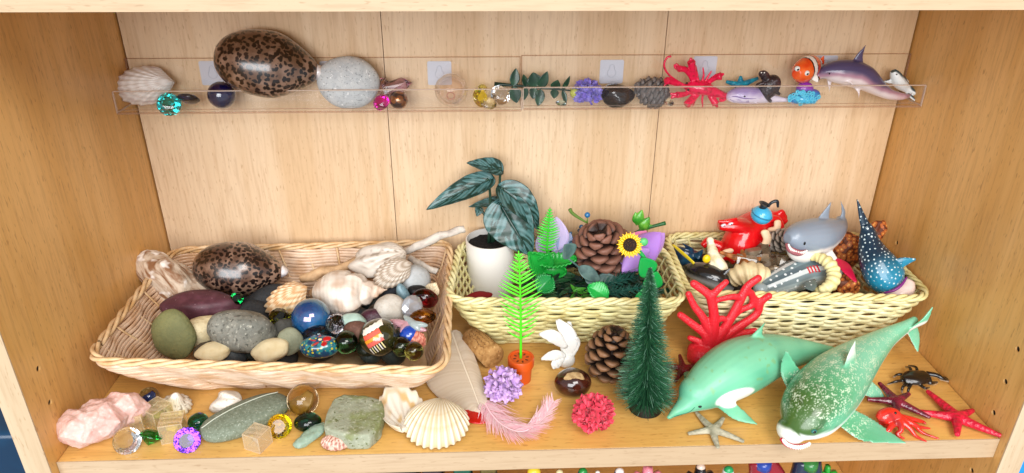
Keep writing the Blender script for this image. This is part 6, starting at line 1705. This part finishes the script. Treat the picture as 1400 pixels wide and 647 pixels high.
honeycomb('orange honeycomb coral piece between the grey shark and blue whale shark', 1152, 345, .062, (.018, .012, .022), 3, (.2, .1, 0))
honeycomb('orange bubbly coral knob sticking up behind the blue whale shark', 1194, 320, .085, (.009, .008, .016), 4, (0, .5, 0))
honeycomb('orange-brown coral lump low at the front rim beside the whale shark', 1158, 392, .052, (.012, .010, .014), 5, (.1, 0, 0))
honeycomb('small orange coral knob right of the whale shark mouth', 1232, 378, .058, (.008, .008, .008), 6, (0, .3, 0))
mb = MB(); q = lambda x, y, z: onZ(x, y, z)
mb.fin([q(1140, 358, .072), q(1152, 372, .070), q(1170, 388, .064)], [q(1146, 353, .074), q(1162, 362, .070), q(1172, 384, .065)], .005)
tag(mb.build('fin_piece', mat('raspberry', '#c01640', .3, coat=.3), None, loc=q(1150, 368, .07), world=True, remesh=.0009), 'raspberry red smooth toy fin between the cream worm and whale shark', 'toy')
stone('pink_piece', 'small pink plastic piece behind the whale shark back', 'toy', 1197, 344, .066, (.006, .005, .009), mat('pink_plastic', '#e0788c', .4), (0, .4, 0), 3, .05)
def whaleshark():
    Y0 = onZ(1208, 378, .066).y; q = lambda x, y, dy=0: onY(x, y, Y0+dy)
    t = T('whale_shark_toy', 'blue spotted toy whale shark with raised tail at the right end of the basket', 'toy whale shark', q(1210, 390))
    sp = [(1227, 394, -.012, 15), (1219, 387, -.008, 25), (1209, 375, -.002, 29), (1200, 360, .004, 27), (1192, 343, .012, 21), (1188, 328, .018, 15), (1186, 316, .022, 11), (1183, 307, .024, 7)]
    P = [q(a, b, c) for a, b, c, _ in sp]; k = mpp(P[2])
    mb = MB().tube(P, [(r*k, r*k*.85) for *_, r in sp], 24, n=50)
    mb.fin([q(1178, 318, .022), q(1174, 296, .026), q(1171, 272, .030)], [q(1194, 314, .024), q(1184, 296, .027), q(1173, 274, .030)], .0055)
    mb.fin([q(1186, 318, .022), q(1196, 322, .022), q(1200, 321, .022)], [q(1190, 306, .024), q(1197, 314, .024), q(1200, 320, .022)], .005)
    mb.fin([q(1214, 358, -.004), q(1232, 352, -.006), q(1252, 353, -.008)], [q(1222, 374, -.006), q(1238, 364, -.008), q(1252, 356, -.008)], .005)
    mb.fin([q(1186, 352, .010), q(1180, 345, .012), q(1180, 335, .014)], [q(1186, 338, .014), q(1183, 337, .014), q(1181, 334, .014)], .004)
    ax = (P[5]-P[0]).normalized()
    rng = random.Random(6); Pn = cr([tuple(p) for p in P], 60)
    dots = []
    hx = P[0]
    def cf(p, n):
        s = (p-hx).dot(ax)
        c = mixc('#1f7f9f', '#132f43', sst(.012, .040, s))
        if p.x > q(1226, 360).x and p.z > q(1230, 376).z: c = mixc(c, '#2387a8', .9)
        for dp, r in dots:
            if (p-dp).length_squared < r*r: return lin('#cfe2e6')
        return c
    mb.build('body', mat('ws_paint', None, .3, coat=.3), t, world=True, remesh=.0006, relax=4, col=cf)
    bo = [c for c in t.children if c.name.startswith('body')][0]
    dots = [(p, rng.uniform(.00045, .0009)) for p in scatter(bo, 170, .0033, (-.2, -1, .5), 3)]
    recolor(bo, cf)
    m2 = MB().tube([q(1206, 404, -.018), q(1222, 403, -.020), q(1236, 396, -.018), q(1244, 384, -.014)], [(.004, .004), (.009, .0075), (.010, .008), (.005, .005)], 14, n=18)
    m2.build('jaw', mat('jaw_pale', '#e7cfc6', .35, coat=.2), t, world=True)
    MB().tube([q(1208, 401, -.024), q(1222, 397, -.026), q(1232, 390, -.024), q(1240, 379, -.019)], [.0008, .0014, .0014, .0008], 8, n=16).build('mouth', mat('mouth_purple', '#7a2a78', .35), t, world=True)
    MB().ell(q(1205, 400, -.025), .0010, sub=2).build('eye', M_eye, t, world=True)
whaleshark()
nugget('olive green glassy piece at the back right corner of the right basket', onZ(1218, 356, .055), (.010, .008, .006), '#a5a23a')
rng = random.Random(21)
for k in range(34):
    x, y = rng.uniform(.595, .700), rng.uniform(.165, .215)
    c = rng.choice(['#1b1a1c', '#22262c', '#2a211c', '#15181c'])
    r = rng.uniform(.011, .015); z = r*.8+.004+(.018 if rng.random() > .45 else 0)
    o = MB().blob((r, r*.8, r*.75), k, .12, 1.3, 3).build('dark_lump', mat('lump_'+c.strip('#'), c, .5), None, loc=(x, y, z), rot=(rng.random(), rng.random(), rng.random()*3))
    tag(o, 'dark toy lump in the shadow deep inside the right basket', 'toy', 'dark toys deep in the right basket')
# ================================================================ plain toys on the shelf below (only their tops show)
def below(px, py, dep=.045): return onY(px, py, dep)
def figure(label, px, w, body, head, arms, top=641, shape='round'):
    p = below(px, top+6); k = mpp(p); t = T('toy_figure', label, 'toy figure', (p.x, p.y, -.22))
    z = p.z+.22; r = w*k/2
    mb = MB().tube([(0, 0, .0), (0, 0, z*.35), (0, 0, z*.7), (0, 0, z-.003), (0, 0, z)], [(r*.8, r*.6), (r*.95, r*.7), (r, r*.75), (r*.85, r*.65), (r*.3, r*.25)], 20, n=24)
    mb.build('body', mat('fig_'+body.strip('#'), body, .3, coat=.3), t)
    if head:
        MB().ell((0, 0, z+r*.1), (r*.55, r*.5, r*.55)).build('head', mat('fig_'+head.strip('#'), head, .3, coat=.3), t)
    for s in (-1, 1):
        MB().tube([(s*r*.85, 0, z-.006), (s*r*1.25, -.003, z-.012), (s*r*1.4, -.006, z-.035), (s*r*1.3, -.008, z-.055)], [.005, .006, .0055, .005], 10, n=14).build('arm', mat('fig_'+arms.strip('#'), arms, .3, coat=.3), t)
figure('red plastic toy figure with yellow arms on the shelf below', 730, 34, '#c8102a', '#e9cf3a', '#e9c21e')
figure('yellow-green plastic toy figure on the shelf below beside the red one', 765, 18, '#c2b21f', '#d9d0a0', '#b8a818')
figure('green topped toy figure on the shelf below', 797, 22, '#143f78', '#1d8a3c', '#1c6a32', 640)
figure('small olive toy figure with pale head on the shelf below', 817, 12, '#8a8a2a', '#e2e4da', '#8a8a2a', 641)
figure('blue plastic toy figure with yellow arms on the shelf below', 847, 22, '#1c4f8c', '#e8e4e2', '#e0b81c', 640)
figure('pink plastic toy figure on the shelf below', 886, 22, '#e58a9c', '', '#e58a9c', 634)
figure('black clothed toy figure on the shelf below', 958, 22, '#14161c', '#d8c2b2', '#14161c', 634)
figure('white and green toy figure on the shelf below', 996, 24, '#dfe6e2', '#1f9a5c', '#dfe6e2', 638)
def leggy(label, px, c1, c2, sp, lean):
    p = below(px, 634); k = mpp(p); t = T('toy_figure', label, 'toy figure', (p.x, p.y, -.22)); z = p.z+.225
    for s in (-1, 1):
        MB().tube([(s*.004, 0, z), (s*sp*.5+lean, -.004, z-.022), (s*sp+lean*1.6, 0, z-.06), (s*sp+lean*1.6, 0, .0)], [.008, .0085, .007, .006], 12, n=20).build('leg', mat('fig_'+c1.strip('#'), c1, .25, coat=.5), t)
    MB().tube([(0, 0, z-.004), (0, 0, z+.004)], [(.013, .009), (.012, .008)], 16).build('hips', mat('fig_'+c2.strip('#'), c2, .3, coat=.4), t)
leggy('dark red and blue toy figure with striding legs on the shelf below', 1040, '#8a1526', '#1c3f9c', .020, .008)
leggy('navy trousered toy figure with green waist on the shelf below', 1103, '#1d2a44', '#2f7a3a', .014, 0)
figure('small green toy figure at the right of the shelf below', 1132, 12, '#2c9a35', '', '#2c9a35', 632)
for (px, w, c, l) in ((440, 40, '#8c1a20', 'dark red toy box'), (490, 50, '#171c33', 'navy toy box'), (545, 50, '#14151b', 'black toy box'), (590, 30, '#3a2a2c', 'brown toy box'), (632, 28, '#1a5a46', 'dark green toy box'), (668, 26, '#6a5a24', 'olive toy box')):
    p = below(px, 640, .05); k = mpp(p); h = w*k/2
    t = T('toy_box', l+' on the shelf below, left of the toy figures', 'toy box', (p.x, p.y+.02, -.22))
    z = p.z+.215
    MB().box((-h*.92, -.018, 0), (h*.92, .018, z)).build('body', mat('box_'+c.strip('#'), c, .4, var=('#0c0c10', 40, .45, .6)), t, bevel=(.002, 2), sharp=40)
    MB().box((-h*.94, -.0185, z), (h*.94, .0185, z+.006)).build('lid', mat('boxlid_'+c.strip('#'), c, .3), t, bevel=(.001, 2), sharp=40)
